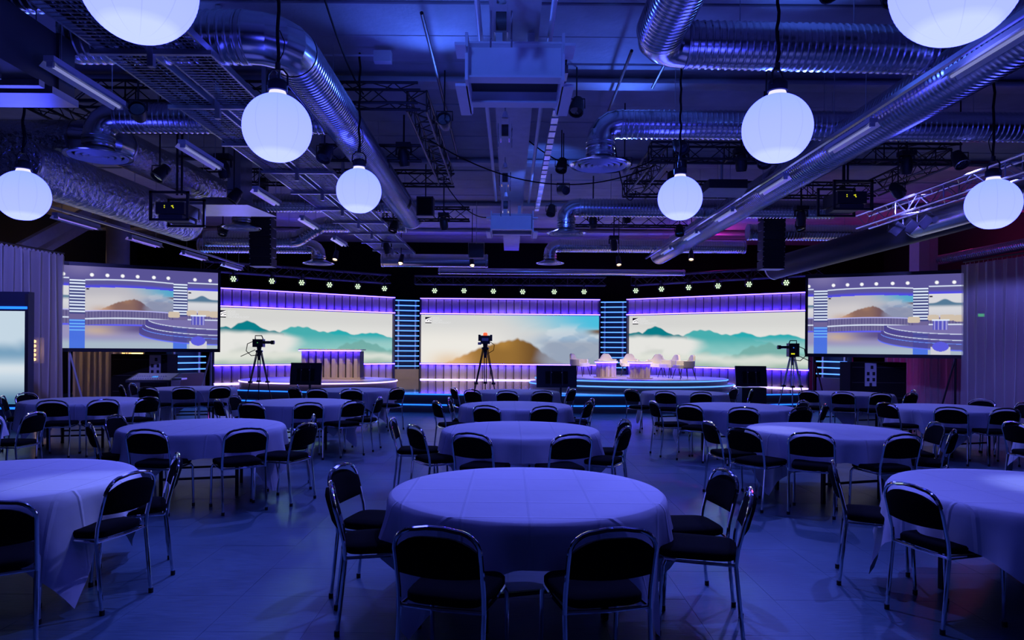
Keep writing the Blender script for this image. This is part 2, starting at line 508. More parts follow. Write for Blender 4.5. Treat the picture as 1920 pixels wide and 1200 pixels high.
# --- pictures on the screens -------------------------------------------------
def smooth(e0, e1, x):
    t = np.clip((x - e0) / (e1 - e0), 0, 1)
    return t * t * (3 - 2 * t)
def rgb(*c):
    return np.array(lin(*c))
def mix(img, col, a):
    return img * (1 - a[..., None]) + col * a[..., None]
def fbm(u, v, seed, base=3.0, octs=4):
    rs = np.random.RandomState(seed)
    out = np.zeros_like(u); amp = 1.0; tot = 0
    for k in range(octs):
        for q in range(3):
            a, b_, p = rs.uniform(-1, 1), rs.uniform(-1, 1), rs.uniform(0, 6.28)
            out += amp * np.sin(base * (a * u * 2.5 + b_ * v) * 2.2 + p + 1.5 * np.sin(base * u * b_ + p))
        tot += amp * 1.7; amp *= .55; base *= 1.9
    return out / tot
def pic_teal(u, v):
    img = np.ones(u.shape + (3,)) * rgb(212, 212, 210)
    img = mix(img, rgb(226, 226, 222), smooth(.15, .45, v))
    n = fbm(u, v, 4)
    wob = .012 * np.sin(u * 61) + .007 * np.sin(u * 137 + 1)
    def ridge(pts):
        return np.interp(u, [p[0] for p in pts], [p[1] for p in pts])
    r3 = ridge([(0, .9), (.55, .47), (.66, .345), (.76, .44), (.86, .39), (.93, .42), (1, .5)]) + wob * .6
    img = mix(img, rgb(38, 170, 176), smooth(-.012, .012, v - r3) * (1 - .55 * smooth(.4, .75, v)))
    r2 = ridge([(0, .9), (.3, .46), (.36, .37), (.43, .29), (.5, .335), (.58, .40), (.7, .47), (.8, .55), (.95, .68), (1, .72)]) + wob
    img = mix(img, rgb(70, 172, 174), smooth(-.012, .012, v - r2))
    img = mix(img, rgb(150, 205, 200), smooth(.42, .72, v) * smooth(.3, .4, u) * .8 * (1 - .25 * n))
    r4 = ridge([(0, 1.2), (.6, .8), (.72, .6), (.82, .55), (.92, .66), (1, .76)]) + wob * 1.5
    img = mix(img, rgb(110, 165, 158), smooth(-.02, .03, v - r4) * .75)
    r1 = ridge([(0, .36), (.06, .33), (.085, .37), (.12, .27), (.165, .225), (.2, .26), (.25, .36), (.28, .40), (.31, .39), (.34, .42), (.4, .5), (1, .9)]) + wob * .4
    img = mix(img, rgb(8, 124, 136), smooth(-.01, .01, v - r1) * (u < .36))
    mist = smooth(.36, .47, v + .04 * n + .1 * smooth(.3, .5, u) * -1) * (1 - smooth(.34, .5, u + .05 * n))
    img = mix(img, rgb(228, 228, 224), np.clip(mist, 0, 1))
    img = mix(img, rgb(176, 186, 178), smooth(.2, .7, n) * smooth(.55, .8, v) * (u < .5) * .6)
    img = mix(img, rgb(222, 225, 216), smooth(.72, .86, v + .05 * n) * .9)
    img = mix(img, rgb(150, 180, 166), smooth(.86, 1.02, v + .04 * n) * .9)
    return img
def pic_hill(u, v):
    img = np.ones(u.shape + (3,)) * rgb(212, 212, 211)
    n = fbm(u, v, 9)
    img = mix(img, rgb(236, 233, 226), smooth(.1, .6, v) * (1 - smooth(.3, .6, u)))
    img = mix(img, rgb(74, 190, 222), smooth(.45, 1.05, u + .35 * (.3 - v)) * (1 - smooth(.2, .5, v)))
    img = mix(img, rgb(150, 178, 205), smooth(.5, .8, u) * smooth(.25, .55, v + .06 * n))
    img = mix(img, rgb(214, 222, 228), smooth(-.05, .35, fbm(u * 1.6, v * 2.5, 21)) * smooth(.5, .75, u) * smooth(.12, .3, v) * .5)
    img = mix(img, rgb(120, 96, 80), smooth(.9, 1.0, u) * smooth(.27, .31, v + .04 * (u - .95)) * (1 - smooth(.33, .42, v)))
    top = np.interp(u, [0, .12, .2, .3, .36, .42, .48, .53, .545, .56, .6, .64, .68, .75, .85, 1],
                    [1.1, 1.02, .88, .72, .62, .57, .51, .49, .46, .495, .53, .62, .74, .9, 1.05, 1.1]) + .008 * np.sin(u * 150) + .01 * n
    a = smooth(-.02, .05, v - top)
    hill = np.ones_like(img) * rgb(148, 108, 52)
    hill = mix(hill, rgb(96, 66, 40), smooth(.5, .66, u) * .8)
    hill = mix(hill, rgb(222, 160, 88), (1 - smooth(.14, .36, u)) * .9)
    hill = mix(hill, rgb(190, 140, 66), np.exp(-((u - .46) / .05) ** 2) * .6 * (1 - smooth(.55, .8, v)))
    img = img * (1 - a[..., None]) + hill * a[..., None]
    img = mix(img, rgb(226, 188, 140), np.exp(-((u - .16) / .1) ** 2) * smooth(.65, 1, v) * .7)
    img = mix(img, rgb(150, 160, 180), smooth(.62, .74, u + .04 * n) * smooth(.45, .6, v) * .85)
    return img
def pic_relay(u, v):
    """the live picture of the set thrown on the side screens"""
    def line(img, cond, v0, half, col):
        return mix(img, col, cond * np.clip(1.4 - np.abs(v - v0) / half, 0, 1))
    img = np.ones(u.shape + (3,)) * rgb(88, 82, 148)
    img = mix(img, rgb(120, 112, 165), (1 - smooth(0, .2, v)) * smooth(.2, 0, np.abs(u - .1)))
    lc, pc = rgb(225, 236, 255), rgb(112, 105, 150)
    teal = np.ones_like(img) * rgb(214, 214, 220)
    teal = mix(teal, rgb(84, 120, 150), smooth(-.01, .01, v - (.36 - .05 * np.exp(-((u - .89) / .04) ** 2))) * (1 - smooth(.37, .42, v)))
    teal = mix(teal, rgb(170, 165, 175), smooth(.42, .6, v) * .5)
    for (a, b_, sc) in ((-.1, .04, 0), (.135, .695, 1), (.79, 1.1, 2)):
        c = ((u > a) & (u < b_)).astype(float)
        bend = .02 * ((u - (a + b_) / 2) / .3) ** 2 if sc == 1 else .0 * u
        vv = v - bend
        img = mix(img, rgb(92, 86, 148), c * (vv > .15) * (vv < .245))
        img = mix(img, rgb(76, 72, 232), c * smooth(.19, .245, vv) * (vv < .25))
        scr = ((vv > .245) & (vv < .53)).astype(float) * c
        if sc == 1:
            p = pic_hill(np.clip((u - a) / (b_ - a), 0, 1), np.clip((vv - .245) / .285, 0, 1)) * .68 + rgb(120, 105, 165) * .25
        else:
            p = teal
        img = img * (1 - scr[..., None]) + p * scr[..., None]
        img = mix(img, pc, c * (vv > .53) * (vv < .71))
        img = mix(img, rgb(82, 74, 128), c * (vv > .53) * (vv < .71) * (np.sin(u * 330) > .3) * .7)
        img = line(img, c, .15 + bend, .007, lc)
        img = line(img, c, .53 + bend, .006, rgb(190, 190, 255))
        img = line(img, c, .625 + bend, .008, lc)
        img = line(img, c, .71 + bend, .012, rgb(96, 96, 245))
    low = ((v > .72)).astype(float)
    refl = np.ones_like(img) * rgb(150, 146, 190)
    refl = mix(refl, rgb(200, 176, 160), np.exp(-((u - .22) / .12) ** 2 - ((v - .78) / .06) ** 2))
    refl = mix(refl, rgb(86, 70, 128), np.exp(-(((u - .5) / .22) ** 2)) * (1 - smooth(.76, .86, v)) * .9)
    refl = mix(refl, rgb(168, 184, 200), smooth(.85, .95, v))
    img = img * (1 - low[..., None]) + refl * low[..., None]
    for (a, b_) in ((.04, .135), (.695, .79)):
        c = ((u > a) & (u < b_)).astype(float)
        img = mix(img, rgb(66, 72, 128), c * (v > .165) * (v < .58))
        img = mix(img, lc, c * (v > .165) * (v < .585) * (np.mod((v - .168) / .0378, 1) < .42))
        img = mix(img, rgb(110, 100, 150), c * (v > .585) * (v < .65))
        img = mix(img, rgb(66, 110, 225), c * (v > .65) * .95)
        img = mix(img, rgb(120, 190, 255), c * (v > .65) * (np.mod((v - .655) / .04, 1) < .3) * (v < .8))
    # round podium
    for k, (v0, col) in enumerate(((.635, lc), (.70, lc), (.735, rgb(110, 150, 255)), (.80, rgb(96, 110, 250)))):
        cx, rx, ry = 1.08, .55 + .02 * k, .13 + .012 * k
        q = np.clip(1 - ((u - cx) / rx) ** 2, 0, 1)
        ve = v0 + ry * np.sqrt(q) * .9
        c = (np.abs(u - cx) < rx).astype(float)
        if k == 0:
            img = mix(img, rgb(120, 112, 170), c * (v > .63) * (v < ve))
        elif k < 4:
            img = mix(img, rgb(74, 66, 140), c * (v > prev) * (v < ve) * .9)
        img = line(img, c, ve, .008, col)
        prev = ve
    for (cx, cv, w, h) in ((.70, .565, .04, .04), (.82, .54, .035, .035), (.905, .54, .045, .04), (.98, .55, .04, .04)):
        img = mix(img, rgb(206, 190, 172), (((u - cx) / w) ** 4 + ((v - cv) / h) ** 4 < 1).astype(float))
    c = (np.abs(u - .865) < .045).astype(float) * (v > .575) * (v < .69)
    img = mix(img, rgb(86, 84, 190), c); img = mix(img, rgb(190, 186, 230), c * (np.sin(u * 260) > .5) * .6)
    img = mix(img, lc, (np.abs(u - .865) < .053) * (np.abs(v - .572) < .008) * 1.0)
    img = mix(img, rgb(205, 205, 215), (np.abs(u - .865) < .06) * (v > .9) * 1.0)
    img = mix(img, rgb(90, 90, 220), (((u - .865) / .05) ** 2 + ((v - .9) / .06) ** 2 < 1) * 1.0)
    for du in (.004, .175, .27, .365, .46, .565, .66, .84, .945):
        dd = np.sqrt(((u - du) * 1.78) ** 2 + (v - .1 - .03 * (du - .5) ** 2) ** 2)
        img = mix(img, rgb(250, 250, 252), smooth(.026, .016, dd))
    for lu in (.15, .805):
        img = mix(img, rgb(40, 30, 60), (np.abs(u - lu) < .009) * (np.abs(v - .275) < .01) * 1.0)
    return img

def picture(name, parent, fn, x0, x1, z0, z1, y, nx, nz, strength=1.0):
    """flat screen surface facing -y in the parent's space, its image held as a colour per vertex"""
    uu, vv = np.meshgrid(np.linspace(0, 1, nx + 1), np.linspace(0, 1, nz + 1))
    img = np.clip(fn(uu, vv), 0, 1.2) * strength
    co = np.stack([x0 + uu * (x1 - x0), np.full_like(uu, y), z1 + vv * (z0 - z1)], -1).reshape(-1, 3)
    idx = np.arange((nx + 1) * (nz + 1)).reshape(nz + 1, nx + 1)
    q = np.stack([idx[:-1, :-1], idx[1:, :-1], idx[1:, 1:], idx[:-1, 1:]], -1).reshape(-1, 4)
    me = bpy.data.meshes.new(name)
    me.vertices.add(len(co)); me.vertices.foreach_set('co', co.ravel())
    me.loops.add(q.size); me.loops.foreach_set('vertex_index', q.ravel())
    me.polygons.add(len(q)); me.polygons.foreach_set('loop_start', np.arange(0, q.size, 4))
    me.update(calc_edges=True)
    ca = me.color_attributes.new('picture', 'FLOAT_COLOR', 'POINT')
    ca.data.foreach_set('color', np.concatenate([img.reshape(-1, 3), np.ones((len(co), 1))], 1).astype(np.float32).ravel())
    me.materials.append(M['picture'])
    ob = bpy.data.objects.new(name, me); COL.objects.link(ob); ob.parent = parent
    return ob

def letters(text, name, m, parent, x, y, z, size):
    cu = bpy.data.curves.new(name, 'FONT'); cu.body = text; cu.size = size; cu.extrude = .001
    cu.materials.append(M[m])
    ob = bpy.data.objects.new(name, cu); COL.objects.link(ob)
    ob.parent = parent; ob.location = (x, y, z); ob.rotation_euler = (math.pi / 2, 0, 0)
    return ob
M['logo_dark'] = mat('logo_dark', (0.01, 0.004, 0.006), 0.8, spec=0.0)
M['logo_white'] = emit('logo_white', (0.95, 0.93, 0.95), 1.0)
M['text_white'] = emit('text_white', lin(228, 228, 230), 1.0)

def logo(parent, x, z, h, y):
    """square mark: dark wedge over a bar with curved white rays"""
    B().box(x, x + h, y - .004, y, z, z + h).obj('logo_ground', 'logo_white', parent)
    w = B()
    def poly(pts):
        n = len(pts); w.add([(x + a * h, y - .007, z + c * h) for a, c in pts], [tuple(range(n))])
    poly([(0, 1), (0, .58), (.35, .75), (1, .97), (1, 1)])
    poly([(0, 0), (0, .14), (1, .14), (1, 0)])
    poly([(.34, .36), (.30, .46), (.38, .58), (.44, .52), (.42, .36)])
    poly([(.44, .56), (.62, .66), (1, .74), (1, .68), (.64, .6), (.5, .52)])
    poly([(.6, .36), (.75, .44), (1, .5), (1, .42), (.8, .36)])
    poly([(.1, .4), (.1, .46), (.18, .46), (.18, .4)])
    w.obj('logo_mark', 'logo_dark', parent)

def set_wall(pl, pr, label, fn, nb):
    pl, pr = Vector((*pl, 0)), Vector((*pr, 0))
    W = (pr - pl).length
    c = (pl + pr) / 2
    t = T('led_wall', label, 'video wall', (c.x, c.y, DZ), math.atan2(pr.y - pl.y, pr.x - pl.x), 'video walls of the stage set')
    h = W / 2
    B().box(-h, h, .05, .3, 0, 3.05).obj('backing', 'black_matte', t)
    B().box(-h, h, .0, .05, 0, .57).obj('groove_panel', 'wood_dark', t)
    B().box(-h, h, .0, .05, 2.47, 3.0).obj('groove_panel', 'wood_dark', t)
    pitch = W / nb
    bl = batten_mesh(pitch - .03, .07, .57); bu = batten_mesh(pitch - .03, .07, .5)
    for i in range(nb):
        x = -h + pitch * (i + .5)
        inst(bl, 'batten', t, (x, 0, 0)); inst(bu, 'batten', t, (x, 0, 2.48))
    picture('screen', t, fn, -h + .02, h - .02, .62, 2.42, .03, 300, 84)
    B().box(-h, h, -.0, .05, 2.42, 2.44).obj('screen_edge', 'dark_grey', t)
    B().box(-h, h, -.11, .04, .6, .61).obj('ledge', 'wood', t)
    B().box(-h, h, -.15, -.115, .575, .604).obj('led_strip', 'led_violet', t)
    B().box(-h, h, -.15, -.12, 2.44, 2.466).obj('led_strip', 'led_violet', t)
    B().box(-h, h, -.12, .04, 2.43, 2.438).obj('ledge', 'dark_grey', t)
    B().box(-h, h, -.15, -.02, 3.0, 3.03).obj('led_strip', 'led_violet_top', t)
    B().box(-h, h, -.12, -.09, .005, .035).obj('led_strip', 'led_white', t)
    for s in (-1, 1):
        B().box(s * h - .02, s * h + .02, -.12, .3, 0, 3.03).obj('end_panel', 'dark_grey', t)
    logo(t, -h + .17, 2.10, .23, .026)
    for k, tx in enumerate(('EDGE', 'DESIGN', 'TECHNOLOGY')):
        letters(tx, 'lettering', 'text_white', t, -h + .45, .022, 2.265 - k * .085, .1)
    return t
LW = ((-9.3, 22.2), (-4.3, 26.1)); CW = ((-3.33, 26.4), (3.33, 26.4)); RW = ((4.35, 26.1), (9.35, 22.1))
set_wall(*LW, 'left angled video wall showing teal mountains in white mist', pic_teal, 22)
set_wall(*CW, 'centre video wall showing a golden brown hill in mist', pic_hill, 23)
set_wall(*RW, 'right angled video wall showing teal mountains behind the armchairs', pic_teal, 22)

def slat_column(p0, p1, label, n=14):
    p0, p1 = Vector((*p0, 0)), Vector((*p1, 0)); c = (p0 + p1) / 2; h = (p1 - p0).length / 2
    t = T('light_column', label, 'light column', (c.x, c.y, DZ), math.atan2(p1.y - p0.y, p1.x - p0.x), 'light slat columns between the video walls')
    B().box(-h, h, .25, .3, 0, 3.0).obj('backing', 'navy', t)
    B().box(-h, h, .02, .3, 0, .38).obj('plinth', 'wood', t)
    for s in (-1, 1):
        B().box(s * h * .72 - .03, s * h * .72 + .03, .1, .16, .38, 2.95).obj('post', 'steel', t)
    lm = B().box(-h, h, -.01, .03, -.018, .018).obj('led_tube', 'led_ice', t)
    lm.location.z = .5
    for i in range(1, n):
        inst(lm.data, 'led_tube', t, (0, 0, .5 + i * (2.44 / (n - 1))))
    return t
slat_column((-4.25, 26.3), (-3.4, 26.55), 'light column of blue tubes left of the centre video wall')
slat_column((3.4, 26.55), (4.3, 26.3), 'light column of blue tubes right of the centre video wall')
slat_column((-9.95, 20.85), (-9.32, 21.75), 'light column of blue tubes below the left projection screen')
slat_column((9.4, 21.75), (9.9, 20.85), 'light column of blue tubes below the right projection screen')

def ellipse(cx, cy, rx, ry, n=64):
    return [(cx + rx * math.cos(2 * math.pi * k / n), cy + ry * math.sin(2 * math.pi * k / n)) for k in range(n)]
def podium(label, cx, cy, tiers, led):
    t = T('round_podium', label, 'podium', (cx, cy, DZ))
    z = DZ
    for k, (rx, ry, hh) in enumerate(tiers):
        B((cx, cy, DZ)).prism(ellipse(cx, cy, rx, ry), z + .001, z + hh).obj('tier', 'podium_top', t)
        pts = [(x, y, z + hh - .03) for x, y in ellipse(cx, cy, rx + .015, ry + .015)]
        B((cx, cy, DZ)).tube(pts, .018, 6, closed=True).obj('led_strip', led, t)
        z += hh
    return z
PR = podium('two step oval podium with blue edges carrying the armchairs', 3.85, 22.6, [(3.2, 2.35, .15), (3.02, 2.18, .15)], 'led_ice')
PL = podium('low oval podium with lit edge under the presenter desk', -5.85, 21.85, [(2.35, 2.05, .2)], 'led_white')

# presenter desk
t = T('presenter_desk', 'ribbed beige presenter desk with glowing top on the left podium', 'desk', (-5.5, 22.0, PL))
B().box(-.9, .9, -.2, .35, 0, .87).obj('body', 'wood_dark', t)
bm = batten_mesh(.19, .07, .8)
for i in range(8):
    inst(bm, 'batten', t, (-.8 + i * .2285, -.2, .06))
B().box(-.92, .92, -.3, .4, 0, .06).obj('plinth', 'wood', t)
B().box(-.95, .95, -.36, .42, .9, .93).obj('top', 'wood', t)
B().box(-.95, .95, -.34, -.3, .87, .899).obj('led_strip', 'led_violet', t)

def drum_table(p, label):
    t = T('drum_table', label, 'table', (p[0], p[1], PR), 0, 'drum tables on the podium')
    B().lathe([(0, 0), (.4, 0), (.4, .03), (.0, .03)], 32).obj('base', 'podium_top', t)
    B().lathe([(.27, .03), (.27, .46)], 32).obj('core', 'wood_dark', t)
    bm = batten_mesh(.16, .045, .43)
    for k in range(11):
        a = 2 * math.pi * k / 11
        inst(bm, 'batten', t, (.27 * math.sin(a), -.27 * math.cos(a), .03), (0, 0, a))
    B().lathe([(0, .5), (.37, .5), (.37, .53), (0, .53)], 32).obj('top', 'white_paint', t)
    B().lathe([(.33, .495), (.36, .495), (.36, .465), (.33, .465), (.33, .495)], 32).obj('led_ring', 'led_violet', t)
drum_table((3.06, 22.5), 'left drum table with violet glow under its top on the podium')
drum_table((4.02, 21.9), 'right drum table with violet glow under its top on the podium')

def armchair():
    t = T('armchair', 'x', 'armchair', (0, 0, 0), 0, 'cream armchairs on the podium')
    # shell: curved band of back and arms
    b = B(); n = 24; vs = []
    for i in range(n + 1):
        a = math.pi * (-.12 + 1.24 * i / n)          # from right arm round the back to left arm
        k = math.sin(max(0, min(math.pi, a)))
        top = .56 + .18 * smooth(.72, .98, np.array(k))
        for (rr, zz) in ((.31, .36), (.325, float(top) - .01), (.30, float(top)), (.265, float(top) - .01), (.255, .36)):
            vs.append((rr * math.cos(a), -rr * math.sin(a) * 1.02 + (.04 if k < .3 else 0), zz))
    fs = []
    for i in range(n):
        for k in range(5):
            fs.append((i * 5 + k, i * 5 + (k + 1) % 5, (i + 1) * 5 + (k + 1) % 5, (i + 1) * 5 + k))
    fs += [(4, 3, 2, 1, 0), tuple(n * 5 + k for k in range(5))]
    b.add(vs, fs); b.obj('backrest', 'cream', t, True, 60)
    pts = []
    for i in range(32):
        a = 2 * math.pi * i / 32
        pts.append((.28 * math.copysign(abs(math.cos(a)) ** .6, math.cos(a)), .02 + .28 * math.copysign(abs(math.sin(a)) ** .6, math.sin(a))))
    B().prism(pts, .32, .43).obj('seat', 'cream', t, True, 50)
    for sx in (-1, 1):
        for sy in (-1, 1):
            B().tube([(sx * .2, sy * .18, .33), (sx * .27, sy * .26, 0)], [.016, .01], 8).obj('leg', 'dark_leg', t, True)
    return t
ac = armchair()
def face(p, q):
    return math.atan2(q[1] - p[1], q[0] - p[0]) - math.pi / 2
ACH = [(1087, 23.3, (3.6, 22.4), 'cream armchair at the left end of the podium facing right'),
       (1138, 23.9, (3.2, 21.0), 'cream armchair directly behind the left drum table'),
       (1180, 23.9, (3.5, 21.0), 'cream armchair between the two drum tables at the back'),
       (1231, 23.4, (3.9, 21.2), 'cream armchair behind the right drum table'),
       (1256, 22.6, (3.5, 21.8), 'cream armchair beside the rightmost armchair facing left'),
       (1283, 21.7, (3.6, 21.3), 'rightmost cream armchair on the podium seen from the side')]
for i, (px, d, tgt, lb) in enumerate(ACH):
    p = ((px - VPX) / F_PX * d, d)
    if i == 0:
        ac.location = (p[0], p[1], PR); ac.rotation_euler = (0, 0, face(p, tgt)); ac['label'] = lb
    else:
        dup(ac, (p[0], p[1], PR), face(p, tgt), lb)

# ------------------------------------------------------------------ trusses
def truss(p0, p1, label, m='black', w=.29, h=.29, name='truss', group='lighting trusses'):
    p0, p1 = Vector(p0), Vector(p1)
    t = T(name, label, 'truss', p0, 0, group)
    d = (p1 - p0); L = d.length; d.normalize()
    up = Vector((0, 0, 1)); sd = d.cross(up).normalized()
    offs = [sd * sx * w / 2 + up * sz * h / 2 for sx, sz in ((-1, -1), (1, -1), (1, 1), (-1, 1))]
    for of in offs:
        B(p0).cyl(p0 + of, p1 + of, .022, 8).obj('chord', m, t, True)
    lc = B(p0); n = max(2, int(L / .34))
    for k in range(n):
        a, b_ = p0 + d * (L * k / n), p0 + d * (L * (k + 1) / n)
        for q in range(4):
            o1, o2 = offs[q], offs[(q + 1) % 4]
            if k % 2: o1, o2 = o2, o1
            lc.cyl(a + o1, b_ + o2, .009, 5)
            if k % 4 == 0:
                lc.cyl(a + o1, a + o2, .012, 5)
    ob = lc.obj('lacing', m, t); ob['kind'] = 'stuff'
    return t
TZ = 5.0
truss((-7.0, 10.4, TZ + .36), (-1.36, 10.4, TZ + .36), 'black truss crossing left of the steel frame, nearest of the left rig')
truss((-1.42, 10.6, TZ + .36), (-1.42, 15.3, TZ + .36), 'black truss running away beside the centre beam')
truss((-7.0, 15.5, TZ + .36), (-1.25, 15.5, TZ + .36), 'black truss at the far end of the left rig')
truss((-7.1, 10.6, TZ + .36), (-7.1, 15.3, TZ + .36), 'black truss on the outer left behind the sheet metal box')
truss((2.48, 12.7, TZ + .2), (7.97, 12.7, TZ + .2), 'black truss crossing behind the right middle duct')
truss((2.69, 12.9, TZ + .2), (2.69, 15.45, TZ + .2), 'black truss running away below the right middle duct')
truss((2.48, 15.65, TZ + .2), (7.97, 15.65, TZ + .2), 'black truss at the far end of the right rig')
truss((7.86, 12.9, TZ + .2), (7.86, 15.45, TZ + .2), 'black truss on the outer right above the hanging projector')
truss((7.1, 8.6, 4.25), (7.05, 14.2, 4.25), 'bare aluminium truss running beside the right outer lantern', 'alu', .25, .25)
truss((-3.4, 12.6, TZ + .12), (-1.6, 12.6, TZ + .12), 'slim black ladder truss behind the left trunk duct', 'black', .06, .27)
truss((-9.2, 21.2, 4.05), (-4.3, 25.1, 4.05), 'dark truss of lamps above the left video wall')
truss((-3.4, 25.3, 4.05), (3.4, 25.3, 4.05), 'dark truss of lamps above the centre video wall')
truss((4.35, 25.1, 4.05), (9.3, 21.0, 4.05), 'dark truss of lamps above the right video wall')
truss((-3.6, 17.2, 4.9), (-1.0, 17.2, 4.9), 'short black truss in front of the far end of the left trunk duct')
truss((1.2, 16.97, 4.75), (4.2, 16.97, 4.75), 'short black truss under the far right duct')

# par lamps on the stage trusses
def par_lamp():
    t = T('par_lamp', 'x', 'stage lamp', (0, 0, 0), 0, 'round lamps above the video walls')
    R = rot_to((0, -1, -.15))
    B().lathe([(.0, -.16), (.09, -.15), (.115, 0), (.12, .03), (.11, .03), (.1, .01), (0, .01)], 16, R=R).obj('housing', 'black', t, True)
    le = B()
    for k in range(7):
        a = math.pi / 3 * k
        x, y = (0, 0) if k == 6 else (.066 * math.cos(a), .066 * math.sin(a))
        le.lathe([(0, .022), (.025, .018), (.026, .012)], 8, c=R @ Vector((x, y, 0)), R=R)
    le.obj('led_cluster', 'par_led', t)
    B().tube([(-.125, 0, 0), (-.125, 0, .12), (0, 0, .17), (.125, 0, .12), (.125, 0, 0)], .01, 6).obj('yoke', 'black', t)
    B().box(-.02, .02, -.03, .09, .05, .3).box(-.02, .02, .0, .2, .26, .3).obj('clamp', 'black', t)
    return t
PAR = [[(438, 523), (510, 527), (566, 530), (618, 534), (671, 537), (721, 541)],
       [(815, 545), (870, 545), (925, 546), (980, 547), (1039, 547), (1095, 547)],
       [(1192, 545), (1240, 542), (1291, 539), (1346, 536), (1404, 533), (1474, 530)]]
pl0 = par_lamp(); first = True
ordn = ('first', 'second', 'third', 'fourth', 'fifth', 'sixth')
for g, (a, b_, nm) in enumerate((((-9.2, 21.0), (-4.3, 24.9), 'left'), ((-3.4, 25.1), (3.4, 25.1), 'centre'), ((4.35, 24.9), (9.3, 20.8), 'right'))):
    for k, (px, py) in enumerate(PAR[g]):
        rx, ry = ray(px, py)
        # meet the vertical plane under that truss
        ax, ay, bx, by = *a, *b_
        den = rx * (by - ay) - (bx - ax)
        d = (ax * (by - ay) - ay * (bx - ax)) / den
        p = at(px, py, d)
        lb = '%s lamp from the left on the truss above the %s video wall' % (ordn[k], nm)
        if first:
            pl0.location = p; pl0['label'] = lb; first = False; cur = pl0
        else:
            cur = dup(pl0, p, 0, lb)
for k, (x, y) in enumerate(((-6.8, 22.8), (0, 25.1), (6.8, 22.8))):
    lamp('SPOT', 'par_light', (x, y - .1, 3.7), (.45, .9, 1.0), 110, (x * .55, 16.2, .0), .5, 56, 1.0)

# ------------------------------------------------------------------ tables and cloths
ROWS = ('front row', 'second row', 'third row', 'back row')
TAB = {  # (row, column): centre
    (0, 'left'): (-3.6, 4.95), (0, 'centre'): (.12, 4.7), (0, 'right'): (3.58, 4.8),
    (1, 'far left'): (-7.25, 8.6), (1, 'left'): (-3.55, 8.25), (1, 'centre'): (.13, 8.17), (1, 'right'): (3.72, 8.3), (1, 'far right'): (7.2, 8.5),
    (2, 'far left'): (-7.1, 11.8), (2, 'left'): (-3.47, 11.8), (2, 'centre'): (.1, 11.5), (2, 'right'): (3.72, 11.6), (2, 'far right'): (7.25, 11.7),
    (3, 'far left'): (-6.85, 15.3), (3, 'left'): (-3.4, 15.2), (3, 'centre'): (.16, 15.0), (3, 'right'): (3.72, 15.1), (3, 'far right'): (7.3, 15.3)}
CROT = {(0, 'left'): 14, (0, 'centre'): 2, (0, 'right'): 22, (1, 'left'): 24, (1, 'centre'): 4, (1, 'right'): -18, (1, 'far left'): 30,
        (2, 'far left'): 20, (2, 'left'): 28, (2, 'centre'): 6, (2, 'right'): 35, (2, 'far right'): 12, (1, 'far right'): 9,
        (3, 'far left'): 40, (3, 'left'): 10, (3, 'centre'): 3, (3, 'right'): 38, (3, 'far right'): 20}
TR = .885
def cloth(rot, seed):
    rs = random.Random(seed)
    ph = [rs.uniform(0, 6.28) for _ in range(5)]
    n = 128; s = 1.14
    prof = [0, .3, .6, .8, .88]
    b = B(); vs = [(0, 0, .752)]
    lev = []
    for r in prof[1:]:
        lev.append([(r * math.cos(2 * math.pi * k / n), r * math.sin(2 * math.pi * k / n), .752) for k in range(n)])
    H = 14
    for j in range(H + 1):
        ring = []
        for k in range(n):
            th = 2 * math.pi * k / n
            a = th - rot
            L = s / max(abs(math.cos(a)), abs(math.sin(a)))
            corner = (L - s) / (s * .4142)
            drop = L - TR - .01
            q = j / H
            arc = q * drop
            fold = math.sin(13 * th + ph[0]) * .6 + math.sin(21 * th + ph[1]) * .35 + math.sin(7 * th + ph[2]) * .4
            fold = fold * (1 - .5 * corner) + corner ** 2 * math.cos(4 * a * 3 + math.pi) * .15
            rr = TR + .012 + min(arc, .05) * .35 + max(0, arc - .03) * (.1 + .2 * fold) + .02 * corner ** 2 * arc
            zz = .752 - (.012 if j == 0 else 0) - arc * (1 - .04 * abs(fold))
            if j == 0: rr, zz = TR + .002, .748
            ring.append((rr * math.cos(th), rr * math.sin(th), max(zz, .02)))
        lev.append(ring)
    for ring in lev: vs += ring
    fs = [(0, 1 + k, 1 + (k + 1) % n) for k in range(n)]
    for j in range(len(lev) - 1):
        for k in range(n):
            k2 = (k + 1) % n
            fs.append((1 + j * n + k, 1 + (j + 1) * n + k, 1 + (j + 1) * n + k2, 1 + j * n + k2))
    return b.add(vs, fs)
tb0 = None
for key, (cx, cy) in TAB.items():
    row, colm = ROWS[key[0]], key[1]
    lb = 'round table with folding legs under its cloth, %s, %s' % (row, colm)
    if tb0 is None:
        tb0 = T('round_table', lb, 'table', (cx, cy, 0), .3, 'round tables on the floor')
        B().lathe([(0, .715), (TR - .01, .715), (TR - .005, .74), (0, .745)], 40).obj('table_top', 'dark_grey', tb0, True)
        for a in (45, 135, 225, 315):
            x, y = .55 * math.cos(math.radians(a)), .55 * math.sin(math.radians(a))
            B().box(x - .018, x + .018, y - .018, y + .018, 0, .715).obj('leg', 'black', tb0)
        for sy in (-1, 1):
            B().box(-.39, .39, sy * .39 - .012, sy * .39 + .012, .2, .225).obj('stretcher', 'black', tb0)
    else:
        dup(tb0, (cx, cy, 0), .3, lb)
    co = cloth(math.radians(CROT[key]), hash(key) % 1000 if False else (key[0] * 37 + len(key[1]) * 11)).obj('tablecloth', 'cloth', None, True, 80)
    co.location = (cx, cy, 0)
    tag(co, 'white square cloth with hanging corners on the %s %s round table' % (row, colm), 'tablecloth', 'white tablecloths')

